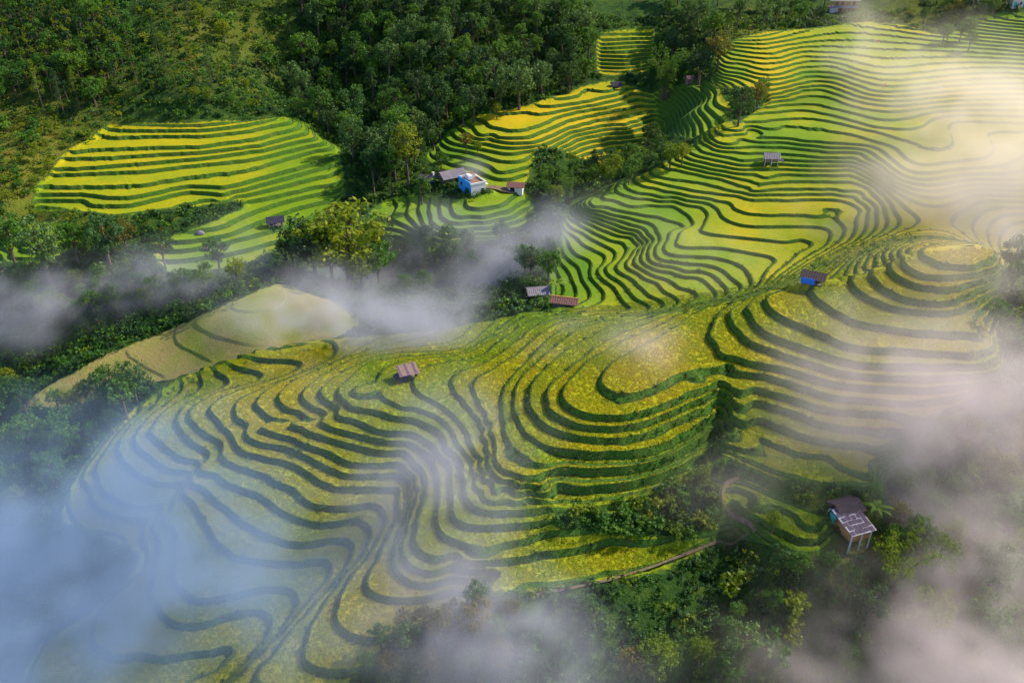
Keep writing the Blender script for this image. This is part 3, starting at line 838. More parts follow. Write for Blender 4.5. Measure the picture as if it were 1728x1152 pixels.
LEAF = dict(
    dark=mat_leaf("leaf_dark", (0.005, 0.030, 0.012), (0.010, 0.058, 0.016), (0.034, 0.115, 0.014), 0.22),
    mid=mat_leaf("leaf_mid", (0.014, 0.075, 0.012), (0.042, 0.140, 0.013), (0.125, 0.235, 0.016), 0.28),
    gold=mat_leaf("leaf_yellow_green", (0.045, 0.110, 0.006), (0.130, 0.195, 0.006), (0.260, 0.270, 0.008), 0.35),
    pale=mat_leaf("leaf_pale", (0.022, 0.080, 0.028), (0.055, 0.135, 0.038), (0.130, 0.210, 0.060), 0.28),
    rust=mat_leaf("leaf_rust", (0.060, 0.070, 0.010), (0.130, 0.105, 0.014), (0.230, 0.150, 0.026), 0.30),
    banana=mat_leaf("leaf_banana", (0.060, 0.160, 0.012), (0.130, 0.260, 0.016), (0.270, 0.360, 0.040), 0.45),
    rice=None)
def mat_tuft():
    m, nt, out = new_mat("rice_plant")
    ripe = attr(nt, "ripe", 'INSTANCER').outputs["Fac"]
    oi = N(nt, "ShaderNodeObjectInfo").outputs["Random"]
    tone = attr(nt, "tone").outputs["Fac"]
    t = math_n(nt, 'ADD', ripe, math_n(nt, 'MULTIPLY', math_n(nt, 'SUBTRACT', oi, 0.5), 0.16), clamp=True)
    c = ramp(nt, t, [(0.0, (0.085, 0.225, 0.008)), (0.35, (0.185, 0.300, 0.006)), (0.62, (0.355, 0.350, 0.004)), (1.0, (0.57, 0.400, 0.006))])
    c = mixc(nt, math_n(nt, 'MULTIPLY', tone, 0.30), c, (0.14, 0.20, 0.01))
    b = N(nt, "ShaderNodeBsdfPrincipled")
    b.inputs["Roughness"].default_value = 0.7
    b.inputs["Specular IOR Level"].default_value = 0.2
    nt.links.new(c, b.inputs["Base Color"])
    tr = N(nt, "ShaderNodeBsdfTranslucent"); nt.links.new(c, tr.inputs["Color"])
    mx = N(nt, "ShaderNodeMixShader"); mx.inputs[0].default_value = 0.35
    nt.links.new(b.outputs[0], mx.inputs[1]); nt.links.new(tr.outputs[0], mx.inputs[2])
    nt.links.new(mx.outputs[0], out.inputs["Surface"])
    return m
LEAF['rice'] = mat_tuft()
def mat_bark():
    m, nt, out = new_mat("bark")
    p = N(nt, "ShaderNodeTexCoord").outputs["Object"]
    f = noise(nt, p, 3.0, 4, 0.7)
    bsdf(nt, out, ramp(nt, f, [(0.3, (0.05, 0.035, 0.025)), (0.7, (0.17, 0.13, 0.10))]), 0.9, f, 0.6, 0.05)
    return m
MAT['bark'] = mat_bark()

def leaves(C, R, n, size, up=0.35, aspect=0.55, seed=0, droop=0.0):
    """leaf-shaped faces spread over balls of centres C and radii R; returns verts, quads, tone"""
    g = np.random.default_rng(seed)
    C = np.repeat(C, n, 0); R = np.repeat(R, n)
    cl = np.repeat(g.random(len(C) // n), n)
    d = g.normal(size=(len(C), 3)); d /= np.linalg.norm(d, axis=1)[:, None]
    P = C + d * (R * g.random(len(C)) ** 0.35)[:, None]
    nrm = d * 0.6 + g.normal(size=d.shape) * 0.45 + np.array([0, 0, up])
    nrm /= np.linalg.norm(nrm, axis=1)[:, None]
    t = np.cross(nrm, g.normal(size=d.shape)); t /= np.linalg.norm(t, axis=1)[:, None] + 1e-9
    t[:, 2] -= droop; t /= np.linalg.norm(t, axis=1)[:, None]
    b = np.cross(nrm, t)
    s = (size * g.uniform(0.6, 1.4, len(C)))[:, None]
    V = np.stack([P - t * s * 0.5, P + b * s * aspect * 0.5, P + t * s * 0.5, P - b * s * aspect * 0.5], 1).reshape(-1, 3)
    F = np.arange(len(V)).reshape(-1, 4)
    tone = np.repeat(np.clip(cl * 0.7 + g.random(len(C)) * 0.3, 0, 1), 4)
    return V, F, tone

def crown_mesh(name, parts, mat):
    V, F, T, o = [], [], [], 0
    for v, f, t in parts:
        V.append(v); F.append(f + o); T.append(t); o += len(v)
    V = np.concatenate(V); F = np.concatenate(F); T = np.concatenate(T)
    me = mesh_from(name, V, [mat], None, None, False, F)
    if len(me.vertices) == len(T):
        a = me.attributes.new("tone", 'FLOAT', 'POINT'); a.data.foreach_set("value", T.astype(np.float32))
    return me

def tube(bm, path, radii, n=6):
    rings = []
    for k, p in enumerate(path):
        p = Vector(p)
        a = Vector(path[min(k + 1, len(path) - 1)]) - Vector(path[max(k - 1, 0)])
        q = a.to_track_quat('Z', 'Y') if a.length > 1e-6 else Matrix.Identity(3).to_quaternion()
        rings.append([bm.verts.new(p + q @ Vector((math.cos(6.2832 * i / n) * radii[k], math.sin(6.2832 * i / n) * radii[k], 0))) for i in range(n)])
    for a, b in zip(rings, rings[1:]):
        for i in range(n):
            bm.faces.new((a[i], a[(i + 1) % n], b[(i + 1) % n], b[i]))
    bm.faces.new(rings[-1])
    bm.faces.new(rings[0][::-1])

def bm_mesh(name, bm, mat, smooth=False):
    me = bpy.data.meshes.new(name)
    bmesh.ops.recalc_face_normals(bm, faces=bm.faces)
    bm.to_mesh(me); bm.free()
    if smooth:
        me.polygons.foreach_set("use_smooth", [True] * len(me.polygons))
    me.materials.append(mat)
    return me

def make_tree(kind, leaf, seed):
    g = np.random.default_rng(seed)
    bm = bmesh.new()
    parts = []
    if kind in ('broad', 'tall', 'plant'):
        H, rx, zc, rz, tr = dict(broad=(10, 3.1, 6.6, 3.0, 0.26), tall=(16, 2.7, 11.0, 4.4, 0.24), plant=(9, 1.25, 5.8, 3.0, 0.13))[kind]
        nl = dict(broad=10, tall=11, plant=7)[kind]
        bend = g.normal(size=2) * 0.5
        path = [(0, 0, -0.6)] + [(bend[0] * t * t, bend[1] * t * t, H * 0.86 * t) for t in (0.25, 0.5, 0.75, 1.0)]
        tube(bm, path, [tr * 1.3, tr, tr * 0.8, tr * 0.55, tr * 0.2])
        cen = []
        for k in range(nl):
            for _ in range(30):
                d = g.normal(size=3); d /= np.linalg.norm(d)
                c = np.array([d[0] * rx * 0.72, d[1] * rx * 0.72, zc + d[2] * rz * 0.75]) * np.array([1, 1, 1])
                if all(np.linalg.norm((c - e) / np.array([1, 1, 1.2])) > rx * 0.55 for e in cen):
                    break
            cen.append(c)
        for c in cen:
            rr = rx * g.uniform(0.36, 0.56)
            m = 13 if kind != 'plant' else 8
            d = g.normal(size=(m, 3)); d /= np.linalg.norm(d, axis=1)[:, None]
            C = c + d * rr * g.uniform(0.55, 1.05, m)[:, None] * np.array([1, 1, 0.8])
            parts.append(leaves(C, np.full(m, rr * 0.42), 15, 0.46 if kind != 'plant' else 0.36, seed=int(g.integers(1e6))))
            z0 = float(np.clip(c[2] - rz * 0.6 - 0.5, H * 0.25, H * 0.7)); t0 = z0 / (H * 0.86)
            s = np.array([bend[0] * t0 * t0, bend[1] * t0 * t0, z0])
            tube(bm, [s, (s + c) / 2 + np.array([0, 0, 0.2]), c], [tr * 0.45, tr * 0.3, tr * 0.1], 4)
    elif kind == 'pine':
        H = 15
        tube(bm, [(0, 0, -0.6), (0.1, 0, H * 0.4), (0.05, 0.1, H * 0.75), (0, 0, H)], [0.24, 0.18, 0.11, 0.03])
        for z in np.linspace(H * 0.42, H * 0.98, 12):
            r = 1.75 * (1 - (z - H * 0.42) / (H * 0.62)) + 0.25
            n = 5
            a = g.random(n) * 6.28
            rr = r * g.uniform(0.5, 1.0, n)
            C = np.stack([np.cos(a) * rr, np.sin(a) * rr, z + g.normal(size=n) * 0.25], 1)
            parts.append(leaves(C, np.full(n, 0.55), 22, 0.42, up=0.1, aspect=0.3, seed=int(g.integers(1e6)), droop=0.3))
            for c in C:
                tube(bm, [(0, 0, z - 0.3), c], [0.05, 0.02], 3)
    elif kind == 'bamboo':
        for k in range(16):
            a = g.random() * 6.28; b0 = g.random() * 0.8; H = g.uniform(7, 11.5); o = g.uniform(1.2, 3.6)
            p = [(math.cos(a) * (b0 + o * t ** 2.2), math.sin(a) * (b0 + o * t ** 2.2), H * (t - 0.16 * t ** 3) - 0.4 * (t == 0)) for t in (0, 0.25, 0.5, 0.75, 1.0)]
            tube(bm, p, [0.07, 0.06, 0.05, 0.035, 0.015], 4)
            q = resample(np.array(p), 0.7)[4:]
            C = q + g.normal(size=q.shape) * 0.25
            parts.append(leaves(C, np.full(len(C), 0.62), 13, 0.46, up=0.1, aspect=0.28, seed=int(g.integers(1e6)), droop=0.7))
    elif kind == 'bush':
        tube(bm, [(0, 0, -0.3), (0, 0, 0.9)], [0.08, 0.03], 4)
        for k in range(5):
            c = np.array([g.normal() * 0.55, g.normal() * 0.55, g.uniform(0.4, 1.25)])
            m = 7
            d = g.normal(size=(m, 3)); d /= np.linalg.norm(d, axis=1)[:, None]
            C = c + d * 0.5
            parts.append(leaves(C, np.full(m, 0.32), 9, 0.34, seed=int(g.integers(1e6))))
    crown = crown_mesh("crown", parts, LEAF[leaf])
    return bm_mesh("trunk", bm, MAT['bark']), crown

def make_banana(seed):
    g = np.random.default_rng(seed)
    bm = bmesh.new()
    tube(bm, [(0, 0, -0.3), (0, 0, 1.2), (0.05, 0, 2.3)], [0.16, 0.13, 0.07], 6)
    stem = bm_mesh("trunk", bm, LEAF['banana'])
    V, F, T = [], [], []
    for k in range(9):
        a = k * 2.4 + g.random() * 0.6; Ln = g.uniform(1.9, 2.8); el = g.uniform(0.5, 1.2)
        d = np.array([math.cos(a), math.sin(a), 0]); sdir = np.array([-d[1], d[0], 0])
        o = len(V)
        for i in range(7):
            t = i / 6
            c = d * Ln * t * math.cos(el * (1 - 0.9 * t)) + np.array([0, 0, 2.2 + Ln * (math.sin(el) * t - 0.75 * t * t)])
            w = 0.34 * math.sin(math.pi * min(1, 0.12 + 0.88 * t)) + 0.02
            V += [c + sdir * w + np.array([0, 0, 0.05]), c, c - sdir * w + np.array([0, 0, 0.05])]
            T += [0.2 + 0.8 * g.random()] * 3
        for i in range(6):
            F += [(o + 3 * i, o + 3 * i + 1, o + 3 * i + 4, o + 3 * i + 3), (o + 3 * i + 1, o + 3 * i + 2, o + 3 * i + 5, o + 3 * i + 4)]
    crown = crown_mesh("crown", [(np.array(V), np.array(F), np.array(T))], LEAF['banana'])
    return stem, crown

PROTO = {}
for i, s in enumerate((1, 2, 3)):
    PROTO['dark%d' % i] = make_tree('broad', 'dark', 10 + s)
    PROTO['mid%d' % i] = make_tree('broad', 'mid', 20 + s)
    PROTO['tall%d' % i] = make_tree('tall', 'dark' if i else 'mid', 30 + s)
for i in range(2):
    PROTO['gold%d' % i] = make_tree('broad', 'gold', 41 + i)
    PROTO['tallgold%d' % i] = make_tree('tall', 'gold', 46 + i)
    PROTO['pale%d' % i] = make_tree('broad', 'pale', 51 + i)
    PROTO['rust%d' % i] = make_tree('broad', 'rust', 56 + i)
    PROTO['pine%d' % i] = make_tree('pine', 'dark' if i else 'gold', 61 + i)
    PROTO['plant%d' % i] = make_tree('plant', 'gold' if i else 'mid', 66 + i)
    PROTO['bamboo%d' % i] = make_tree('bamboo', 'mid' if i else 'gold', 71 + i)
PROTO['plant2'] = make_tree('plant', 'dark', 69)
PROTO['banana0'] = make_banana(81)
PROTO['shrub0'] = make_tree('bush', 'mid', 91); PROTO['shrub1'] = make_tree('bush', 'gold', 92)
NOMH = dict(dark=10, mid=10, tall=16, gold=10, tallgold=16, pale=10, rust=10, pine=15, plant=9, bamboo=9.5, banana=4, shrub=1.8)
KNAME = dict(dark='forest_tree', mid='broadleaf_tree', tall='tall_tree', gold='yellow_green_tree', tallgold='tall_tree', pale='grey_leaved_tree', rust='rusty_tree',  # gold: broad crown of yellow-green leaves
             pine='pine_tree', plant='young_tree', bamboo='bamboo_clump', banana='banana_plant', shrub='shrub')
KCAT = dict(forest_tree='tree', yellow_green_tree='tree', grey_leaved_tree='tree', rusty_tree='tree', broadleaf_tree='tree', tall_tree='tree', pine_tree='pine tree', young_tree='tree', bamboo_clump='bamboo', banana_plant='banana plant', shrub='shrub')
TREES = []        # x, y, radius: keeps the fill from crowding
rr = random.Random(5)
def plant(kind, p, height, label, group=None, wide=1.0):
    base = kind.rstrip('0123456789')
    if base == kind:
        n = sum(1 for k in PROTO if k.rstrip('0123456789') == kind)
        kind = kind + str(rr.randrange(n))
    tm, cm = PROTO[kind]
    nm = KNAME[base]
    e = obj(nm, None, None, label=label, category=KCAT[nm])
    if group:
        e["group"] = group
    s = height / NOMH[base]
    e.location = (float(p[0]), float(p[1]), float(p[2]))
    e.rotation_euler = (0, 0, rr.random() * 6.283)
    e.scale = (s * wide * rr.uniform(0.9, 1.1), s * wide * rr.uniform(0.9, 1.1), s)
    e.empty_display_size = 0.5
    obj("trunk", tm, e); obj("crown", cm, e)
    TREES.append((p[0], p[1], s * 2.2 * wide))
    return e
# ------------------------------------------------------------------ single trees: base pixel, kind, height, label
ONE = [
 (592,492,'gold0',22,"big sunlit yellow-green tree rising from the valley mist left of centre",176),
 (562,480,'gold1',15,"smaller yellow-green tree overlapping the left side of the big sunlit valley tree",176),
 (612,500,'gold1',12,"low sunlit tree at the right foot of the big sunlit valley tree",174),
 (535,488,'dark0',17,"dark broadleaf tree directly left of the big sunlit tree in the valley",176),
 (640,488,'mid1',14,"mid green tree against the right flank of the big sunlit valley tree",178),
 (498,462,'dark2',12,"dark tree at the lower right edge of the sunny left terraces",178),
 (690,318,'tallgold0',20,"tall sunlit tree standing left of the white and blue house",200),
 (632,332,'tall1',17,"tall dark tree with grey trunk in front of the ravine forest",200),
 (662,330,'tall0',15,"brownish green tall tree between two taller ones left of the house",200),
 (712,345,'mid0',9,"bushy green tree just below the tin-roofed farm sheds",200),
 (745,296,'mid2',7,"dark round tree behind the tin roof of the farm",205),
 (876,185,'pale0',15,"pale grey-green round tree at the edge of the bright yellow terraces",245),
 (845,182,'pale1',11,"smaller pale tree leaning beside the pale round tree above the yellow field",245),
 (787,258,'rust0',6,"small rust-tinted tree on the left end of the bright terraces",215),
 (806,262,'gold1',4.5,"small yellow bush-like tree beside the rust-tinted tree on the terraces",215),
 (838,200,'gold0',5,"slim yellow shrub tree at the top left corner of the bright terraces",230),
 (1120,168,'bamboo1',17,"tall feathery bamboo between the bright hill and the far terraces",235),
 (1210,118,'rust1',12,"brownish tree crown at the upper left edge of the far terraces",230),
 (1178,150,'dark1',14,"dark tree behind the brown-crowned tree near the far terraces",232),
 (1245,212,'dark2',11,"dark tree in the gap between the two far terrace slopes",205),
 (1272,190,'rust0',9,"olive-brown tree beside the golden end of the far terraces",205),
 (1285,170,'mid1',7,"small green tree touching the golden end of the far terraces",205),
 (1005,308,'dark0',10,"round dark tree in the hedge below the bright golden terraces",200),
 (1095,252,'dark1',9,"dark tree at the right end of the bright golden terraces",205),
 (1060,290,'mid2',8,"green tree in the middle of the hedge below the golden terraces",200),
 (1130,285,'gold1',7,"yellowish tree at the right end of the hedge below the golden terraces",200),
 (1150,280,'gold0',6,"small sunlit tree where the hedge meets the far rice slope",200),
 (960,345,'bamboo1',9,"bamboo-like thicket at the left tip of the bowl terraces",188),
 (925,480,'mid1',9,"mist-veiled tree above the little red-roofed shed",160),
 (895,470,'dark0',8,"hazy dark tree left of the mist-veiled tree by the red-roofed shed",162),
 (938,497,'banana0',4.5,"pale banana plant beside the red-roofed shed",155),
 (115,570,'pale0',17,"large leafy tree with pale leaf tips at the left edge",172),
 (200,500,'pale1',14,"pale-leaved tree right of the large leafy tree at the left edge",178),
 (65,560,'mid0',13,"green tree on the far left behind the large pale-leaved tree",178),
 (215,425,'rust1',9,"rust-brown bushy tree below the sunny left terraces",180),
 (165,428,'gold1',9,"yellow-green tree left of the rust-brown tree below the sunny terraces",180),
 (140,470,'mid2',11,"dark green tree below the yellow-green tree at the foot of the left hill",178),
 (285,475,'dark1',9,"dark tree at the lower left corner of the left hill terraces",178),
 (378,490,'pale1',9,"mist-wrapped tree below the left hill terraces",176),
 (200,705,'mid1',11,"misty tree in the gully behind the left terrace spur",131),
 (235,690,'pale0',9,"blue-grey misty tree right of another in the spur gully",131),
 (160,690,'dark2',7,"dark tree at the left mouth of the spur gully",131),
 (60,790,'mid0',13,"broad green tree on the misty left slope",110),
 (120,770,'mid2',11,"green tree with yellow tips right of the broad tree on the misty slope",110),
 (20,740,'dark0',13,"dark tree at the left edge above the misty slope",110),
 (30,840,'mid1',9,"lower tree at the left edge sinking into blue mist",100),
 (1700,470,'dark1',9,"dark misty tree right of the oval summit field",100),
 (1712,600,'gold1',9,"sunlit tree on the right edge beside the knoll terraces",95),
 (1700,705,'mid0',10,"bright-topped tree low on the right edge below the knoll",92),
 (1672,560,'mid2',6,"small green tree at the right ends of the knoll terraces",95),
 (1720,800,'rust1',8,"rust-tinted tree at the right edge inside the mist",85),
 (1660,830,'rust0',8,"brown-yellow tree in the mist right of the stilt house",82),
 (1600,860,'mid1',7,"hazy tree upslope right of the stilt house",82),
 (1500,1010,'bamboo0',12,"bright yellow-green bamboo below the stilt house",60),
 (1565,985,'gold0',9,"arching yellow-green tree right of the bright bamboo",60),
 (1535,940,'mid2',7,"dark green tree right below the stilt house",60),
 (1550,1080,'gold1',9,"olive tree in the mist below the bright bamboo",60),
 (1660,1010,'pale0',10,"large hazy tree in the lower right corner area",60),
 (1640,1100,'mid1',10,"mist-drowned tree near the lower right corner",60),
 (1460,1060,'dark1',8,"dark tree in the shadowed hollow left of the olive tree",60),
 (1105,1150,'gold0',7.5,"bright yellow tree at the bottom edge right of centre",55),
 (1062,1150,'rust0',6,"brownish spiky tree beside the bright yellow tree at the bottom",55),
 (1178,1128,'gold1',5,"small rounded yellow-green tree right of the bright one at the bottom",55),
 (1245,1120,'pale1',7,"grey-leaved tree at the bottom between yellow tree and pink mist",55),
 (1225,1150,'mid0',6,"green tree at the bottom edge below the grey-leaved tree",55),
 (690,1110,'pale1',6,"hazy grey-green tree at the bottom below the lowest terrace bend",55),
 (745,1090,'rust1',7,"orange-tinted tree in the bottom mist left of centre",55),
 (800,1085,'rust0',7.5,"tan-orange tree right of the other orange-tinted tree in the bottom mist",55),
 (725,1140,'rust1',5,"low ochre tree at the bottom edge in mist",55),
 (805,1040,'pale0',6,"pale misty tree just under the lowest front terrace",60),
 (990,1045,'mid2',4,"small green sapling on the slope below the long lower field",60),
 (1185,815,'gold1',3,"small yellow-green tree beside the path gully",80),
 (1302,900,'gold0',4,"yellowish young tree on the path bend by the small field",70),
 (1472,880,'banana0',4,"banana plant beside the stilt house roof",75),
 (735,318,'banana0',4,"banana plant by the farm sheds",205),
 (1170,165,'banana0',5,"palm-like banana plant in the far hollow by the dark trees",230),
 (75,190,'pine0',15,"sunlit bare-trunked pine in front of the young plantation",235),
 (110,198,'pine1',14,"dark bare-trunked pine right of the sunlit pine",235),
 (135,182,'pine0',12,"shorter yellowish pine, third from the left edge",235),
 (268,100,'pine1',11,"thin pine on the dry slope above the left terraces",250),
 (285,138,'pine1',11,"thin dry pine below another on the dry slope",250),
 (300,172,'pine0',9,"small yellow pine at the foot of the dry slope",250),
 (360,160,'pine1',14,"dark pointed pine above the sunny left terraces",250),
 (400,130,'pine1',10,"smaller dark pine right of the pointed pine",250),
 (320,45,'pine1',12,"tall pale-trunked pine high on the dry slope",270),
 (380,75,'gold1',8,"lone yellow-green tree high on the dry slope",265),
 (24,40,'pine0',12,"pine with pale trunk near the top left corner",280),
 (72,30,'pine1',12,"second pine at the top left corner",280),
]
for u, v, k, h, lab, ym in ONE:
    plant(k, hit(u, v, ym), h, lab, None, 1.35 if h > 20 and k == 'gold0' else 1.0)

# ------------------------------------------------------------------ forest fill: polygons in the photo, trees at a spacing on the ground
LOOK = dict(dark='dark green', tall='tall dark', mid='green', pale='grey-green', gold='yellow-green', rust='rusty', plant='slender', shrub='leafy')
def fill(poly, kinds, n, hlo, hhi, gap, label, group, ymin=0, ymax=400, wide=1.0, seed=1):
    r = random.Random(seed)
    P = np.array(poly, float)
    put = 0
    for _ in range(n * 12):
        if put >= n:
            break
        u = r.uniform(P[:, 0].min(), P[:, 0].max()); v = r.uniform(P[:, 1].min(), P[:, 1].max())
        if not inpoly(poly, np.array([u]), np.array([v]))[0]:
            continue
        p = hit(u, v, ymin)
        if p[1] > ymax or any((p[0] - a) ** 2 + (p[1] - b) ** 2 < (gap + 0.25 * c) ** 2 for a, b, c in TREES):
            continue
        kd = r.choice(kinds); hh = r.uniform(hlo, hhi)
        cu = (u - P[:, 0].min()) / (P[:, 0].max() - P[:, 0].min()); cv = (v - P[:, 1].min()) / (P[:, 1].max() - P[:, 1].min())
        where = ("upper", "middle", "lower")[min(2, int(cv * 3))] + " " + ("left", "centre", "right")[min(2, int(cu * 3))]
        size = "small " if hh < hlo + (hhi - hlo) * 0.33 else "big " if hh > hlo + (hhi - hlo) * 0.67 else ""
        lab_ = size + LOOK[kd.rstrip('0123456789')] + " " + label + ", " + where
        SAME.setdefault(lab_, []).append((u, plant(kd, p, hh, lab_, group, wide)))
        put += 1
    return put
nf = 0
SAME = {}
nf += fill([(480,0),(640,0),(760,0),(1030,0),(1040,25),(990,50),(1000,140),(985,150),(840,195),(760,225),(720,270),(640,330),(600,330),(585,235),(500,190),(480,110),(540,70)],
     ['dark','dark','tall','tall','mid','pale'], 165, 8, 14, 2.6, "tree in the dense central forest", "dense forest on the central slope", 215, 345, 1.05, 2)
nf += fill([(0,20),(150,20),(215,60),(235,150),(160,185),(90,170),(0,190)], ['plant','plant','plant','mid'], 125, 6, 10, 1.5, "tree in the upper left plantation", "plantation trees at the upper left", 225, 330, 1.15, 3)
nf += fill([(1110,0),(1400,0),(1380,48),(1300,45),(1230,60),(1200,100),(1160,140),(1125,150),(1120,50)], ['dark','mid','tall','pale'], 40, 7, 11, 2.8, "tree in the wood above the far terraces", "wood above the far terraces", 230, 345, 1.0, 4)
nf += fill([(1540,0),(1690,0),(1680,60),(1640,90),(1560,70)], ['mid','dark','pale','rust'], 18, 5, 8, 2.4, "tree in the top right grove", "grove at the top right", 240, 345, 1.0, 5)
nf += fill([(905,310),(960,290),(1010,270),(1110,262),(1160,265),(1090,305),(1010,325),(960,345),(905,350)], ['dark','mid','mid','gold'], 26, 4, 7.5, 2.0, "tree in the hedge below the golden terraces", "hedge trees below the golden terraces", 195, 240, 1.0, 6)
nf += fill([(595,400),(640,385),(720,415),(860,410),(900,420),(890,470),(800,480),(720,500),(640,500)], ['mid','dark','pale'], 24, 4, 8, 2.6, "tree in the misty valley", "trees in the misty valley", 156, 210, 1.0, 7)
nf += fill([(0,500),(90,495),(250,465),(300,500),(420,492),(330,540),(240,570),(130,620),(0,670)], ['mid','pale','dark','gold'], 46, 4, 8, 2.3, "tree in the left ravine thicket", "thicket in the left ravine", 165, 215, 1.0, 8)
nf += fill([(0,660),(70,680),(150,690),(240,680),(170,760),(110,820),(60,870),(0,880)], ['mid','dark','gold'], 20, 5, 9, 2.8, "tree on the misty left slope", "trees on the misty left slope", 90, 150, 1.0, 9)
nf += fill([(1690,430),(1740,420),(1740,780),(1690,780),(1655,700),(1700,640),(1705,520)], ['mid','dark','gold','pale'], 20, 4, 7, 2.4, "tree beside the knoll at the right edge", "trees along the right edge", 70, 140, 1.0, 10)
nf += fill([(1500,830),(1600,740),(1740,780),(1740,1152),(1560,1152),(1600,1050),(1500,960)], ['mid','gold','pale','rust'], 34, 4, 7.5, 2.8, "tree on the misty lower right slope", "misty trees on the lower right slope", 45, 110, 1.0, 11)
nf += fill([(1230,960),(1440,960),(1480,1060),(1440,1152),(1200,1152)], ['dark','mid','shrub','mid'], 26, 2.5, 5, 2.4, "tree on the slope below the stilt house", "shrubby trees below the stilt house", 45, 95, 1.0, 12)
nf += fill([(640,1080),(860,1010),(880,1152),(600,1160)], ['pale','rust','mid'], 16, 3, 5.5, 2.2, "tree in the bottom mist", "small trees in the bottom mist", 45, 95, 1.0, 13)
nf += fill([(490,150),(570,160),(590,230),(560,235),(500,195)], ['pale','dark','mid'], 12, 6, 9, 2.2, "tree at the corner of the left hill terraces", "trees at the corner of the left hill", 225, 320, 1.0, 14)
nf += fill([(0,200),(120,200),(150,230),(90,280),(55,340),(0,420)], ['gold','shrub','mid'], 26, 2, 4, 2.0, "shrub on the dry left slope", "shrubs on the dry left slope", 195, 280, 1.2, 15)
nf += fill([(240,20),(480,10),(480,190),(300,190),(230,170)], ['plant','shrub','mid','gold'], 42, 2.5, 6, 2.2, "tree on the open slope above the left terraces", "small trees on the open upper slope", 225, 340, 1.1, 16)
nf += fill([(930,870),(1010,862),(1120,835),(1180,800),(1215,850),(1180,905),(1040,905)], ['shrub0','shrub0','shrub1'], 34, 1.0, 2.0, 0.9, "shrub on the weedy bank", "shrubs on the weedy bank", 60, 110, 1.3, 17)
ORD = "first second third fourth fifth sixth seventh eighth ninth tenth eleventh twelfth".split()
for lab_, lst in SAME.items():       # look-alikes in one spot are told apart by their order
    if len(lst) > 1:
        for q, (_, o_) in enumerate(sorted(lst, key=lambda w_: w_[0])):
            o_["label"] = lab_ + ", " + ORD[min(q, 11)] + " from left"
print("fill trees", nf)

# ------------------------------------------------------------------ uncountable cover: undergrowth and rice plants
def scatter(name, P, rot, scl, idx, protos, label, category, ripe=None):
    me = bpy.data.meshes.new(name)
    me.vertices.add(len(P)); me.vertices.foreach_set("co", np.asarray(P, np.float32).ravel())
    for nm, typ, val in (("rot", 'FLOAT_VECTOR', rot), ("scl", 'FLOAT', scl), ("idx", 'INT', idx), ("ripe", 'FLOAT', ripe)):
        if val is None:
            continue
        a = me.attributes.new(nm, typ, 'POINT')
        a.data.foreach_set("vector" if typ == 'FLOAT_VECTOR' else "value", np.ascontiguousarray(val, np.int32 if typ == 'INT' else np.float32).ravel())
    o = obj(name, me, None, kind="stuff", label=label, category=category)
    coll = bpy.data.collections.new(name + "_kinds")
    for k, m in enumerate(protos):
        q = bpy.data.objects.new("%s_plant_%02d" % (name, k), m)
        coll.objects.link(q)
    ng = bpy.data.node_groups.new(name, 'GeometryNodeTree')
    ng.interface.new_socket("Geometry", in_out='INPUT', socket_type='NodeSocketGeometry')
    ng.interface.new_socket("Geometry", in_out='OUTPUT', socket_type='NodeSocketGeometry')
    gi = ng.nodes.new("NodeGroupInput"); go = ng.nodes.new("NodeGroupOutput")
    m2p = ng.nodes.new("GeometryNodeMeshToPoints")
    iop = ng.nodes.new("GeometryNodeInstanceOnPoints")
    ci_ = ng.nodes.new("GeometryNodeCollectionInfo")
    ci_.inputs["Collection"].default_value = coll
    ci_.inputs["Separate Children"].default_value = True
    ci_.inputs["Reset Children"].default_value = True
    def na(nm, t):
        n = ng.nodes.new("GeometryNodeInputNamedAttribute"); n.data_type = t; n.inputs[0].default_value = nm
        return n.outputs[0]
    ng.links.new(gi.outputs[0], m2p.inputs["Mesh"])
    ng.links.new(m2p.outputs[0], iop.inputs["Points"])
    ng.links.new(ci_.outputs[0], iop.inputs["Instance"])
    iop.inputs["Pick Instance"].default_value = True
    ng.links.new(na("idx", 'INT'), iop.inputs["Instance Index"])
    ng.links.new(na("rot", 'FLOAT_VECTOR'), iop.inputs["Rotation"])
    ng.links.new(na("scl", 'FLOAT'), iop.inputs["Scale"])
    ng.links.new(iop.outputs[0], go.inputs[0])
    md = o.modifiers.new("scatter", 'NODES')
    md.node_group = ng
    return o

def weed_mesh(leaf, seed, h=1.0):
    g = np.random.default_rng(seed)
    C = np.stack([g.normal(size=9) * 0.45, g.normal(size=9) * 0.45, g.uniform(0.1, 0.75, 9) * h], 1)
    return crown_mesh("weed", [leaves(C, np.full(9, 0.3), 8, 0.34, seed=seed)], LEAF[leaf])
WEEDS = [weed_mesh('dark', 1), weed_mesh('mid', 2), weed_mesh('mid', 3), weed_mesh('dark', 4), weed_mesh('gold', 5), weed_mesh('rust', 6, 0.6)]

g = np.random.default_rng(3)
n = 66000
x = g.uniform(-200, 210, n); y = g.uniform(58, 330, n)
z = hz(x, y)
u, v = pix(np.stack([x, y, z], -1))
_, _, _, zi, mk_ = hterr(x, y)
keep = (u > -250) & (u < 2050) & (v > -60) & (v < 1260) & (mk_ < 0.30)
keep &= g.random(n) < np.where(y < 110, 1.0, np.where(y < 180, 0.75, 0.55))
x, y, z, u, v = x[keep], y[keep], z[keep], u[keep], v[keep]
dry = dry_at(u, v)
pick = g.random(len(x))
idx = np.where(pick < dry * 0.75, np.where(g.random(len(x)) < 0.6, 4, 5), g.choice([0, 1, 2, 3, 4], len(x), p=[.3, .25, .2, .2, .05]))
scl = g.uniform(0.6, 1.5, len(x)) * np.where(y < 120, 1.0, 1.35) * (1 - 0.35 * dry)
path_px = [(905,1003),(1000,985),(1100,955),(1200,915),(1275,905)]
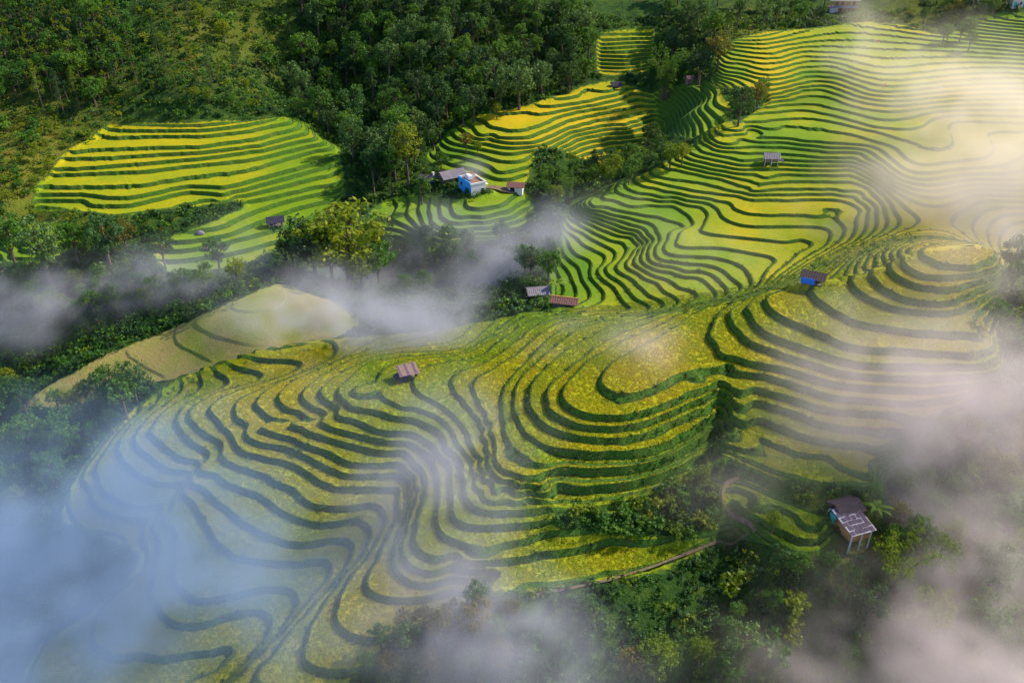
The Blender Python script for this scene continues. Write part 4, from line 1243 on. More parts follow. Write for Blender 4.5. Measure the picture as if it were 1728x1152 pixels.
scatter("undergrowth", np.stack([x, y, z - 0.1], -1), np.stack([np.zeros(len(x)), np.zeros(len(x)), g.uniform(0, 6.28, len(x))], -1), scl, idx, WEEDS,
        "low green and brown undergrowth covering the untilled slopes", "undergrowth")
print("undergrowth", len(x))

# weeds on the terrace banks close to the camera
rsel = np.nonzero(SR & (SMK > 0.5))[0]
cen = SG[rsel].mean(1)
near = (cen[:, 1] < 165)
rsel = rsel[near]; cen = cen[near]
area = np.linalg.norm(np.cross(SG[rsel, 1] - SG[rsel, 0], SG[rsel, 2] - SG[rsel, 0]), axis=1) / 2
cnt_ = g.poisson(area * 1.1)
rep = np.repeat(rsel, cnt_)
w = g.dirichlet((1, 1, 1), len(rep))
P = (SG[rep] * w[:, :, None]).sum(1)
scatter("bank_weeds", P - np.array([0, 0, 0.12]), np.stack([np.zeros(len(P)), np.zeros(len(P)), g.uniform(0, 6.28, len(P))], -1), g.uniform(0.28, 0.6, len(P)),
        g.choice([0, 1, 3, 2, 5], len(P), p=[.25, .28, .2, .2, .07]), WEEDS, "short dark weeds growing on the terrace banks", "weeds")
print("bank weeds", len(P))

def tuft_mesh(seed):
    g2 = np.random.default_rng(seed)
    V, F, T = [], [], []
    for k in range(11):
        a = g2.random() * 6.28; l = g2.uniform(0.38, 0.6); o = g2.uniform(0.30, 0.62)
        b = np.array([g2.normal() * 0.16, g2.normal() * 0.16, 0]); d = np.array([math.cos(a), math.sin(a), 0]); s = np.array([-d[1], d[0], 0]) * 0.075
        i = len(V)
        m_ = b + d * o * 0.45 + np.array([0, 0, l]); t_ = b + d * o + np.array([0, 0, l * 0.86])
        V += [b - s, b + s, m_ + s * 1.3, m_ - s * 1.3, t_ + s * 0.5, t_ - s * 0.5]
        F += [(i, i + 1, i + 2, i + 3), (i + 3, i + 2, i + 4, i + 5)]
        T += [1, 1, 0.3, 0.3, 0, 0]
    return crown_mesh("rice_plant", [(np.array(V), np.array(F), np.array(T))], LEAF['rice'])
TUFTS = [tuft_mesh(s) for s in (1, 2, 3, 4)]
tsel = np.nonzero(~SR & (SMK > 0.6))[0]
cen = SG[tsel].mean(1)
near = (cen[:, 1] < 150)
tsel = tsel[near]; cen = cen[near]
u, v = pix(cen)
ok = (u > -60) & (u < 1790) & (v < 1220)
tsel = tsel[ok]
area = np.linalg.norm(np.cross(SG[tsel, 1] - SG[tsel, 0], SG[tsel, 2] - SG[tsel, 0]), axis=1) / 2
cnt_ = g.poisson(area * 11.0)
rep = np.repeat(tsel, cnt_)
w = g.dirichlet((1, 1, 1), len(rep))
P = (SG[rep] * w[:, :, None]).sum(1)
u, v = pix(P)
rp = np.concatenate([ripe_at(u[i:i + 40000], v[i:i + 40000]) for i in range(0, len(u), 40000)])
rp = np.clip(rp + rice_tint[cinv[rep]] + vnoise(P[:, 0], P[:, 1], 5, 7) * 0.10 + vnoise(P[:, 0], P[:, 1], 1.5, 8) * 0.08, 0, 1)
_, foot, brim, _, _ = hterr(P[:, 0], P[:, 1])
keep = (foot > 0.25) & (brim > 0.9)
P, rp = P[keep], rp[keep]
scatter("rice_plants", P - np.array([0, 0, 0.16]), np.stack([np.zeros(len(P)), np.zeros(len(P)), g.uniform(0, 6.28, len(P))], -1), g.uniform(0.34, 0.55, len(P)),
        g.integers(0, 4, len(P)), TUFTS, "ripening rice plants standing close together on the near terraces", "rice", rp)
print("rice plants", len(P))
# ------------------------------------------------------------------ huts, houses, paths
def mat_plain(name, c, var=0.3, scale=2.0, rough=0.85, bump=0.3, spec=0.2, stretch=None):
    m, nt, out = new_mat(name)
    p = N(nt, "ShaderNodeTexCoord").outputs["Object"]
    if stretch:
        mp = N(nt, "ShaderNodeMapping"); mp.inputs["Scale"].default_value = stretch
        nt.links.new(p, mp.inputs["Vector"]); p = mp.outputs[0]
    f = noise(nt, p, scale, 4, 0.65)
    lo = tuple(x * (1 - var) for x in c); hi = tuple(min(1, x * (1 + var)) for x in c)
    bsdf(nt, out, ramp(nt, f, [(0.3, lo), (0.7, hi)]), rough, f, bump, 0.04, spec)
    return m
HM = dict(white=mat_plain("white_plaster", (0.72, 0.70, 0.70), 0.10), blue=mat_plain("blue_paint", (0.05, 0.33, 0.85), 0.15), tin=mat_plain("tin_roof", (0.16, 0.15, 0.19), 0.25, 1.0, 0.55),
          thatch=mat_plain("thatch", (0.075, 0.055, 0.060), 0.4, 6.0, 0.95, 0.8), shingle=mat_plain("shingle", (0.12, 0.085, 0.115), 0.3, 3.0), edge=mat_plain("pale_batten", (0.50, 0.47, 0.52), 0.15),
          wood=mat_plain("weathered_wood", (0.17, 0.13, 0.11), 0.35, 4.0, 0.9, 0.5, 0.2, (1, 1, 0.2)), timber=mat_plain("orange_timber", (0.42, 0.20, 0.08), 0.3, 3.0), post=mat_plain("pale_post", (0.55, 0.54, 0.58), 0.15),
          tarp=mat_plain("blue_tarp", (0.01, 0.16, 0.80), 0.12, 2.0, 0.45), teal=mat_plain("teal_tarp", (0.03, 0.30, 0.34), 0.2, 2.0, 0.5), dark=mat_plain("dark_opening", (0.015, 0.015, 0.02), 0.2), red=mat_plain("red_brown_roof", (0.19, 0.095, 0.085), 0.3, 3.0),
          roofdeck=mat_plain("roof_deck", (0.22, 0.13, 0.10), 0.25), pink=mat_plain("pinkish_board", (0.23, 0.155, 0.155), 0.25, 3.0), indigo=mat_plain("dark_slate_roof", (0.035, 0.035, 0.07), 0.3), soil=None, flag=mat_plain("red_cloth", (0.75, 0.05, 0.03), 0.1))

def bx(bm, c, s, rot=(0, 0, 0)):
    M = Matrix.Translation(c) @ (Matrix.Rotation(rot[2], 4, 'Z') @ Matrix.Rotation(rot[1], 4, 'Y') @ Matrix.Rotation(rot[0], 4, 'X')) @ Matrix.Diagonal((s[0], s[1], s[2], 1))
    bmesh.ops.create_cube(bm, size=1.0, matrix=M)
def part(parent, name, boxes, mat, bev=0.0):
    bm = bmesh.new()
    for b in boxes:
        bx(bm, *b)
    if bev:
        bmesh.ops.bevel(bm, geom=list(bm.edges), offset=bev, segments=1, affect='EDGES')
    return obj(name, bm_mesh(name, bm, HM[mat]), parent)
def corrugated(parent, name, c, sx, sy, rot, mat, n=14, th=0.05):
    """a roof sheet of ribs running down the slope"""
    bm = bmesh.new()
    M = Matrix.Translation(c) @ (Matrix.Rotation(rot[2], 4, 'Z') @ Matrix.Rotation(rot[1], 4, 'Y') @ Matrix.Rotation(rot[0], 4, 'X'))
    top = []; bot = []
    for k in range(2 * n + 1):
        x = -sx / 2 + sx * k / (2 * n); z = th if k % 2 else 0.0
        top.append([bm.verts.new(M @ Vector((x, y, z + 0.03))) for y in (-sy / 2, sy / 2)])
        bot.append([bm.verts.new(M @ Vector((x, y, z - 0.03))) for y in (-sy / 2, sy / 2)])
    for k in range(2 * n):
        bm.faces.new((top[k][0], top[k + 1][0], top[k + 1][1], top[k][1]))
        bm.faces.new((bot[k][0], bot[k][1], bot[k + 1][1], bot[k + 1][0]))
        for e in (0, 1):
            bm.faces.new((top[k][e], top[k + 1][e], bot[k + 1][e], bot[k][e]))
    for k in (0, -1):
        bm.faces.new((top[k][0], top[k][1], bot[k][1], bot[k][0]))
    return obj(name, bm_mesh(name, bm, HM[mat]), parent)
def thing(name, label, cat, u, v, ymin, yaw, group=None, sink=0.0, z=None):
    p = hit(u, v, ymin)
    gz = float(hterr(p[0], p[1])[0][0]) if z is None else z
    e = obj(name, None, None, label=label, category=cat)
    if group:
        e["group"] = group
    e.location = (p[0], p[1], gz - sink)
    e.rotation_euler = (0, 0, math.radians(yaw))
    e.empty_display_size = 0.5
    return e
def gable(parent, w, d, zeave, rise, mat, over=0.35, ribs=10, names=("roof", "roof")):
    """two roof slopes, ridge along x"""
    run = d / 2 + over; L = math.hypot(run, rise * run / (d / 2)); a = math.atan2(rise, d / 2)
    rs = []
    for s, nm in ((-1, names[0]), (1, names[1])):
        rs.append(corrugated(parent, nm, (0, s * run / 2, zeave + rise - rise * run / d), w + 2 * over, L, (-s * a, 0, 0), mat, ribs))
    return rs
def posts(parent, xs, ys, z0, z1, r, mat="post"):
    for x in xs:
        for y in ys:
            part(parent, "post", [((x, y, (z0 + z1) / 2), (r, r, z1 - z0))], mat)
def gable_walls(parent, w, d, h, rise, mat, name="gable_wall"):
    for s in (-1, 1):
        bm = bmesh.new()
        q = [(-d / 2, -0.8), (d / 2, -0.8), (d / 2, h), (0, h + rise), (-d / 2, h)]
        a = [bm.verts.new((s * w / 2, y, z)) for y, z in q]; b = [bm.verts.new((s * (w / 2 - 0.12), y, z)) for y, z in q]
        bm.faces.new(a); bm.faces.new(b[::-1])
        for k in range(5):
            bm.faces.new((a[k], a[(k + 1) % 5], b[(k + 1) % 5], b[k]))
        obj(name, bm_mesh(name, bm, HM[mat]), parent)

# stilt house with the patched shingle roof
t = thing("stilt_house", "stilt house with patchwork shingle roof and pale posts on the lower right slope", "house", 1432, 908, 60, 19)
W, D = 3.5, 4.1
ra = math.radians(10)
def roofz(y):
    return 2.75 + (y + D / 2) * math.tan(ra)
posts(t, (-W / 2 + 0.15, 0.1, W / 2 - 0.15), (-D / 2 + 0.1,), -0.9, 2.55, 0.16)
posts(t, (-W / 2 + 0.15, W / 2 - 0.15), (D / 2 - 0.1,), -0.5, 3.2, 0.16)
part(t, "floor", [((0, 0, 1.25), (W - 0.1, D - 0.1, 0.12))], "timber")
part(t, "wall", [((0, -D / 2 + 0.25, 1.85), (W - 0.35, 0.08, 1.1))], "timber")
part(t, "wall", [((-W / 2 + 0.3, 0, 1.9), (0.08, D - 0.6, 1.2))], "timber")
part(t, "wall", [((W / 2 - 0.3, 0, 1.9), (0.08, D - 0.6, 1.2))], "wood")
rf = part(t, "roof", [((0, 0, roofz(0)), (W + 0.5, (D + 0.6) / math.cos(ra), 0.06), (ra, 0, 0))], "edge")
r2 = random.Random(4)
for j in range(6):
    yy = -D / 2 - 0.25 + (j + 0.5) * (D + 0.5) / 6
    for i in range(5):
        xx = -W / 2 - 0.2 + (i + 0.5 + (0.25 if j % 2 else -0.1)) * (W + 0.4) / 5
        xx = max(-W / 2 + 0.15, min(W / 2 - 0.15, xx))
        part(rf, "roof_shingle", [((xx + r2.uniform(-0.04, 0.04), yy + r2.uniform(-0.05, 0.05), roofz(yy) + 0.07 + r2.random() * 0.03), (0.66 + r2.uniform(-0.08, 0.03), 0.68 + r2.uniform(-0.1, 0.06), 0.03), (ra + r2.uniform(-0.03, 0.03), 0, r2.uniform(-0.05, 0.05)))], "shingle")
part(t, "tarp", [((-W / 2 - 0.1, D / 2 - 0.2, 2.3), (0.06, 1.2, 1.4))], "teal")
part(t, "pole", [((-W / 2 - 0.35, D / 2 + 1.0, 1.8), (0.07, 0.07, 3.4), (0.2, 0.15, 0))], "post")
rb = thing("thatched_shed", "dark thatched shed adjoining the back of the stilt house", "shed", 1424, 868, 60, 19, z=t.location.z + 1.1)
posts(rb, (-1.6, 1.6), (-1.2, 1.2), -1.9, 2.1, 0.14, "wood")
part(rb, "wall", [((0, 1.25, 0.5), (3.3, 0.1, 3.2))], "wood")
bm = bmesh.new()
for s in (-1, 1):
    bx(bm, (0, s * 0.85, 2.45), (4.1, 1.95, 0.22), (-s * 0.42, 0, 0))
bmesh.ops.subdivide_edges(bm, edges=list(bm.edges), cuts=4, use_grid_fill=True)
for v_ in bm.verts:
    v_.co += Vector((r2.uniform(-.05, .05), r2.uniform(-.05, .05), r2.uniform(-.07, .07)))
obj("roof", bm_mesh("roof", bm, HM["thatch"]), rb)

# field hut with blue tarp on the ridge
t = thing("field_hut", "small field hut with brown gable roof and bright blue tarp on the ridge", "hut", 1372, 474, 100, -28)
posts(t, (-1.7, 1.7), (-1.2, 1.2), -0.6, 1.5, 0.12, "wood")
gable(t, 3.8, 2.7, 1.5, 0.75, "thatch")
part(t, "wall", [((0.2, 0.9, 0.5), (3.2, 0.08, 1.9))], "wood")
part(t, "tarp", [((-0.7, -1.62, 0.85), (2.4, 0.05, 1.25), (0.22, 0, 0))], "tarp")
part(t, "tarp", [((-1.95, -0.4, 0.75), (0.05, 1.7, 1.3))], "tarp")
part(t, "platform", [((0, 0, 0.25), (3.3, 2.3, 0.1))], "wood")

# lean-to hut among the spur terraces
t = thing("lean_to_hut", "lean-to hut with pinkish plank roof beside the pale terrace on the left spur", "hut", 690, 634, 100, 24)
posts(t, (-1.4, 1.3), (-1.0,), -0.6, 1.35, 0.1, "wood")
posts(t, (-1.4, 1.3), (1.0,), -0.6, 2.0, 0.1, "wood")
r2 = random.Random(9)
for i in range(8):
    xx = -1.75 + i * 0.46
    part(t, "roof_plank", [((xx, 0, 1.82 + r2.uniform(-.03, .03)), (0.42, 2.9 + r2.uniform(-.2, .2), 0.05), (0.30, 0, r2.uniform(-.03, .03)))], "pink" if i % 3 else "shingle")
part(t, "platform", [((0, 0, 0.6), (2.7, 2.0, 0.1))], "wood")
part(t, "tarp", [((-1.3, -1.05, 0.7), (1.5, 0.05, 1.0))], "indigo")
part(t, "side_roof", [((-2.2, -0.4, 1.15), (1.2, 1.5, 0.07), (0.2, -0.3, 0))], "indigo")
posts(t, (-2.7,), (-0.9, 0.2), -0.6, 0.95, 0.08, "wood")

# red-roofed shed and its neighbour in the saddle
t = thing("red_roofed_shed", "long shed with red-brown roof on the green saddle in the middle", "shed", 953, 514, 140, -14)
gable(t, 5.2, 2.6, 1.25, 0.7, "red", ribs=12)
part(t, "wall", [((0, -1.1, 0.35), (4.8, 0.1, 1.7))], "pink"); part(t, "wall", [((0, 1.1, 0.35), (4.8, 0.1, 1.7))], "pink")
gable_walls(t, 4.8, 2.3, 1.2, 0.6, "pink")
part(t, "ridge_cap", [((0, 0, 1.98), (5.8, 0.25, 0.1))], "timber")
t = thing("grey_roofed_house", "low grey-roofed house in mist beside the red-roofed shed", "house", 908, 502, 140, 10)
gable(t, 4.6, 3.4, 1.7, 0.8, "tin", ribs=12)
part(t, "wall", [((0, -1.4, 0.5), (4.2, 0.1, 2.3))], "wood"); part(t, "wall", [((0, 1.4, 0.5), (4.2, 0.1, 2.3))], "wood")
gable_walls(t, 4.2, 2.9, 1.6, 0.7, "wood")
part(t, "panel", [((1.3, -1.47, 0.9), (1.0, 0.06, 0.9))], "white"); part(t, "panel", [((0.6, -1.47, 0.9), (0.4, 0.06, 0.9))], "blue")

# hut on the far rice slope
t = thing("plank_hut", "hut with slate-grey roof among the bright far rice terraces", "hut", 1300, 275, 150, -4)
posts(t, (-1.6, 0, 1.6), (-1.1, 1.1), -0.6, 1.7, 0.12, "post")
gable(t, 3.5, 2.5, 1.7, 0.9, "tin")
part(t, "wall", [((0, -0.95, 0.9), (3.1, 0.08, 0.9))], "pink"); part(t, "wall", [((0, 0.95, 0.8), (3.1, 0.08, 1.6))], "wood")
part(t, "side_roof", [((2.5, -0.3, 0.9), (1.5, 1.7, 0.07), (0.15, 0.25, 0))], "indigo")
posts(t, (3.1,), (-0.9, 0.4), -0.6, 0.75, 0.08, "wood")

# open frame hut on the left hill
t = thing("frame_hut", "open-framed hut with dark roof on the shaded left hill terraces", "hut", 466, 381, 170, 16)
posts(t, (-1.7, -0.6, 0.6, 1.7), (-1.1,), -0.8, 1.6, 0.13, "post"); posts(t, (-1.7, 1.7), (1.1,), -0.5, 1.6, 0.13, "post")
part(t, "rail", [((0.6, -1.12, 0.7), (2.2, 0.09, 0.12)), ((-1.2, -1.12, 0.5), (1.0, 0.09, 0.1))], "post")
gable(t, 3.9, 2.6, 1.6, 1.0, "indigo")
part(t, "panel", [((1.5, -1.1, 0.75), (0.6, 0.06, 0.7))], "pink"); part(t, "platform", [((0, 0, 0.35), (3.4, 2.1, 0.1))], "wood")

# hut above the golden terraces, hut in the forest, roof in the far hollow
t = thing("blue_roofed_hut", "little hut with dark blue roof above the golden terraces", "hut", 1039, 147, 240, 6)
gable(t, 3.0, 2.4, 1.6, 0.8, "indigo", ribs=8)
part(t, "wall", [((0.2, -0.95, 1.15), (2.3, 0.08, 0.7))], "pink"); posts(t, (-1.2, 1.3), (-1.0, 1.0), -0.6, 1.6, 0.12, "post")
part(t, "wall", [((-1.3, 0, 0.7), (0.08, 1.8, 1.7))], "tin"); part(t, "wall", [((0, 0.95, 0.7), (2.6, 0.08, 1.8))], "wood")
t = thing("forest_hut", "dark-roofed hut in a bare clearing high in the central forest", "hut", 786, 60, 240, -20)
gable(t, 3.6, 2.8, 1.5, 0.8, "indigo", ribs=8); gable_walls(t, 3.2, 2.4, 1.4, 0.7, "wood"); part(t, "wall", [((0, -1.1, 0.6), (3.2, 0.1, 1.8))], "wood")
t = thing("hollow_hut", "dark low hut half hidden in the hollow behind the far ridge", "hut", 1166, 140, 235, 10)
gable(t, 3.4, 2.6, 1.5, 0.7, "thatch", ribs=8); gable_walls(t, 3.0, 2.2, 1.4, 0.6, "wood"); part(t, "wall", [((0, -1.0, 0.6), (3.0, 0.1, 1.8))], "wood")

# white and blue house with flat roof
t = thing("white_blue_house", "white and blue flat-roofed house with rooftop water tank", "house", 797, 322, 190, 31)
W, D, H = 4.4, 7.0, 3.0
part(t, "front_wall", [((0, -D / 2, H / 2 - 0.5), (W, 0.2, H + 1))], "white")
part(t, "side_wall", [((-W / 2, 0, H / 2 - 0.5), (0.2, D - 0.2, H + 1))], "blue")["label"] = "bright blue side wall"
part(t, "side_wall", [((W / 2, 0, H / 2 - 0.5), (0.2, D - 0.2, H + 1))], "white")
part(t, "back_wall", [((0, D / 2, H / 2 - 0.5), (W, 0.2, H + 1))], "white")
part(t, "roof_deck", [((0, 0, H - 0.1), (W - 0.2, D - 0.2, 0.18))], "roofdeck")
part(t, "parapet", [((0, -D / 2 - 0.05, H + 0.22), (W + 0.45, 0.28, 0.42)), ((W / 2 + 0.05, 0.1, H + 0.22), (0.26, D - 0.1, 0.42)), ((0, D / 2, H + 0.22), (W, 0.26, 0.42))], "white")
part(t, "parapet", [((-W / 2 - 0.05, 0.1, H + 0.3), (0.26, D - 0.1, 0.6))], "blue")
wd = part(t, "window", [((1.3, -D / 2 - 0.11, 1.2), (0.8, 0.08, 1.0))], "dark")
part(wd, "frame", [((1.3, -D / 2 - 0.14, 1.74), (0.96, 0.06, 0.08)), ((1.3, -D / 2 - 0.14, 0.66), (0.96, 0.06, 0.08))], "white")
part(t, "door", [((-W / 2 - 0.12, -0.6, 0.7), (0.08, 0.5, 1.9))], "indigo"); part(t, "window", [((-W / 2 - 0.12, 1.8, 1.9), (0.08, 0.9, 0.8))], "indigo")
part(t, "awning", [((W / 2 + 0.8, -1.5, 2.1), (1.4, 2.2, 0.07), (0, 0.2, 0))], "white")
part(t, "stair_room", [((1.0, 2.2, H + 0.55), (1.6, 1.6, 1.1))], "white"); part(t, "stair_roof", [((1.0, 2.2, H + 1.13), (1.5, 1.5, 0.06))], "roofdeck")
k_ = obj("water_tank", None, None, label="white box-shaped water tank on the flat roof of the blue house", category="water tank")
M_ = Matrix.Translation(t.location) @ Matrix.Rotation(math.radians(31), 4, 'Z')
k_.location = M_ @ Vector((-0.7, 0.5, H)); k_.rotation_euler = (0, 0, math.radians(31))
bm = bmesh.new(); bx(bm, (0, 0, 0.85), (1.5, 2.0, 1.35)); bmesh.ops.bevel(bm, geom=list(bm.edges), offset=0.22, segments=3, affect='EDGES')
obj("tank", bm_mesh("tank", bm, HM["white"]), k_); part(k_, "stand", [((0.45, 0.6, 0.08), (0.2, 0.2, 0.2)), ((-0.45, 0.6, 0.08), (0.2, 0.2, 0.2)), ((0.45, -0.6, 0.08), (0.2, 0.2, 0.2)), ((-0.45, -0.6, 0.08), (0.2, 0.2, 0.2))], "tin")
part(k_, "side_panel", [((0.77, 0, 0.85), (0.06, 1.3, 1.0))], "pink")
t = thing("tin_roofed_shed", "ribbed tin-roofed farm shed behind the blue house wall", "shed", 762, 306, 200, 31)
gable(t, 7.0, 5.0, 2.0, 1.3, "tin", ribs=16); gable_walls(t, 6.6, 4.4, 1.9, 1.1, "wood"); part(t, "wall", [((0, -2.1, 0.5), (6.6, 0.1, 2.9))], "wood")
t = thing("old_farm_shed", "old dark shed with rusty roof left of the tin-roofed shed", "shed", 724, 312, 200, -20)
gable(t, 5.0, 3.6, 1.8, 1.0, "shingle", ribs=12); gable_walls(t, 4.6, 3.0, 1.7, 0.8, "wood"); part(t, "wall", [((0, -1.4, 0.5), (4.6, 0.1, 2.5))], "wood")
pt = part(t, "chimney", [((1.4, 0.2, 2.6), (0.35, 0.35, 2.0))], "white"); part(pt, "cap", [((1.4, 0.2, 3.65), (0.55, 0.55, 0.14))], "white")
t = thing("small_barn", "small barn with brown gable roof right of the blue house", "barn", 871, 321, 190, -12)
gable(t, 4.2, 3.0, 1.6, 0.8, "red", ribs=10); gable_walls(t, 3.9, 2.6, 1.5, 0.7, "white")
part(t, "wall", [((0, -1.2, 0.4), (3.9, 0.1, 2.4))], "white"); part(t, "wall", [((0, 1.2, 0.4), (3.9, 0.1, 2.4))], "white"); part(t, "door", [((-0.8, -1.27, 0.5), (1.2, 0.06, 1.5))], "dark")
# buildings along the top edge
t = thing("timber_house", "long orange timber house with blue railing at the top edge", "house", 1420, 17, 240, -3)
for i in range(7):
    part(t, "post", [((-4.6 + i * 1.53, -2.0, 0.9), (0.22, 0.22, 4.2))], "timber")
part(t, "wall", [((0.8, -1.2, 2.3), (8.6, 0.12, 2.6))], "timber"); part(t, "floor", [((0, 0, 0.95), (10.4, 4.4, 0.18))], "timber")
part(t, "railing", [((0, -2.14, 1.55), (10.4, 0.08, 0.14)), ((0, -2.14, 1.15), (10.4, 0.08, 0.1))], "blue")
for x in (-2.6, -0.4, 1.8, 3.9):
    part(t, "window", [((x, -1.3, 2.4), (0.9, 0.06, 1.2))], "indigo")
part(t, "lower_wall", [((-3.6, -2.2, 0.0), (3.0, 0.12, 1.7))], "edge")
gable(t, 10.8, 5.0, 3.7, 1.6, "tin", ribs=20)
t = thing("rust_roofed_house", "house with rusty roof edge at the top right of centre", "house", 1325, 6, 245, 5)
gable(t, 5.0, 3.6, 1.6, 0.9, "red", ribs=10); gable_walls(t, 4.6, 3.0, 1.5, 0.8, "wood"); part(t, "wall", [((0, -1.4, 0.4), (4.6, 0.1, 2.4))], "wood")
t = thing("white_rail_shed", "low white open shed at the top right corner area", "shed", 1645, 9, 240, 4)
part(t, "roof", [((0, 0, 1.5), (2.9, 2.2, 0.12), (0.1, 0, 0))], "white"); posts(t, (-1.3, 0, 1.3), (-0.9, 0.9), -0.5, 1.5, 0.14, "white"); part(t, "rail", [((0, -0.95, 1.0), (2.7, 0.08, 0.5))], "white")
t = thing("blue_house", "bluish house with dark opening in the top right corner", "house", 1714, 11, 240, -8)
part(t, "wall", [((0, -1.6, 0.9), (3.6, 0.14, 3.0))], "edge"); gable_walls(t, 3.6, 3.2, 2.3, 0.9, "edge"); gable(t, 3.8, 3.4, 2.35, 0.9, "tin", ribs=10)
part(t, "door", [((-0.9, -1.7, 0.7), (1.0, 0.06, 1.7))], "teal"); part(t, "window", [((0.8, -1.7, 1.2), (0.7, 0.06, 0.8))], "indigo")
for u_, v_, lb in ((1480, 74, "tiny red cloth marker on the far terraces below the timber house"), (1490, 150, "tiny red cloth marker lower on the far terraces inside thin mist")):
    t = thing("cloth_marker", lb, "marker", u_, v_, 200, 0)
    part(t, "pole", [((0, 0, 0.6), (0.06, 0.06, 1.8))], "wood"); part(t, "cloth", [((0.3, 0, 1.15), (0.6, 0.03, 0.75))], "flag")
# two grey boulders on the left hill
for u_, v_, lb in ((337, 391, "grey boulder on the long lower terrace of the left hill"), (348, 419, "dark boulder below the long lower terrace of the left hill")):
    p = hit(u_, v_, 170); bm = bmesh.new(); bmesh.ops.create_icosphere(bm, subdivisions=2, radius=0.9)
    for q in bm.verts:
        q.co = Vector((q.co.x * 1.3, q.co.y, q.co.z * 0.7)) * (1 + 0.18 * float(vnoise(q.co.x * 3, q.co.y * 3 + q.co.z * 2, 1.0, 3)))
    o = obj("boulder", bm_mesh("boulder", bm, HM["tin"], False), None, label=lb, category="boulder"); o.location = (p[0], p[1], float(hterr(p[0], p[1])[0][0]) + 0.25)

# footpaths of trodden soil
def mat_soil():
    m, nt, out = new_mat("trodden_soil")
    f = noise(nt, pos(nt), 1.5, 4, 0.6)
    bsdf(nt, out, ramp(nt, f, [(0.3, (0.10, 0.075, 0.05)), (0.7, (0.21, 0.15, 0.10))]), 0.95, f, 0.5, 0.1)
    return m
HM['soil'] = mat_soil()
def footpath(px, w, ymin=60):
    P = np.array([hit(u, v, ymin) for u, v in px]); P = resample(P, 0.8)
    d = np.gradient(P[:, :2], axis=0); d /= np.linalg.norm(d, axis=1)[:, None] + 1e-9
    nn = np.stack([-d[:, 1], d[:, 0]], 1)
    wv = w * (1 + 0.25 * vnoise(P[:, 0], P[:, 1], 2.0, 4))[:, None]
    cols = []
    for k in (-0.5, 0, 0.5):
        q = P[:, :2] + nn * wv * k
        cols.append(np.column_stack([q, hz(q[:, 0], q[:, 1]) + 0.16]))
    V = np.concatenate(cols); n_ = len(P)
    F = [(c * n_ + i, c * n_ + i + 1, (c + 1) * n_ + i + 1, (c + 1) * n_ + i) for c in range(2) for i in range(n_ - 1)]
    return obj("path", mesh_from("path", V, [HM['soil']], None, None, True, np.array(F)), None, kind="structure")
footpath([(822,316),(838,318),(852,321),(868,325)], 2.6, 190)
footpath([(905,1003),(960,995),(1030,980),(1100,958),(1160,935),(1215,915),(1262,906)], 0.34)
footpath([(1246,811),(1232,813),(1222,822),(1219,838),(1221,852),(1229,865),(1242,876),(1262,889),(1274,900)], 0.4)
# ------------------------------------------------------------------ mist
def mat_mist(name, col, aniso=0.2):
    m, nt, out = new_mat(name)
    pv = N(nt, "ShaderNodeVolumePrincipled")
    pv.inputs["Color"].default_value = (*col, 1)
    pv.inputs["Density"].default_value = 1.0
    pv.inputs["Anisotropy"].default_value = aniso
    nt.links.new(pv.outputs[0], out.inputs["Volume"])
    return m
def field3(n, seed, beta, cut, stretch=(1.0, 1.0, 1.0)):
    """smooth random field with a natural spectrum, unit deviation"""
    g_ = np.random.default_rng(seed)
    F = np.fft.rfftn(g_.standard_normal(n).astype(np.float32))
    k = [np.fft.fftfreq(n[0])[:, None, None] * stretch[0], np.fft.fftfreq(n[1])[None, :, None] * stretch[1], np.fft.rfftfreq(n[2])[None, None, :] * stretch[2]]
    kk = np.sqrt(k[0] ** 2 + k[1] ** 2 + k[2] ** 2)
    A_ = np.where(kk > 0, (kk + cut) ** (-beta), 0)
    f = np.fft.irfftn(F * A_, s=n)
    return ((f - f.mean()) / f.std()).astype(np.float32)
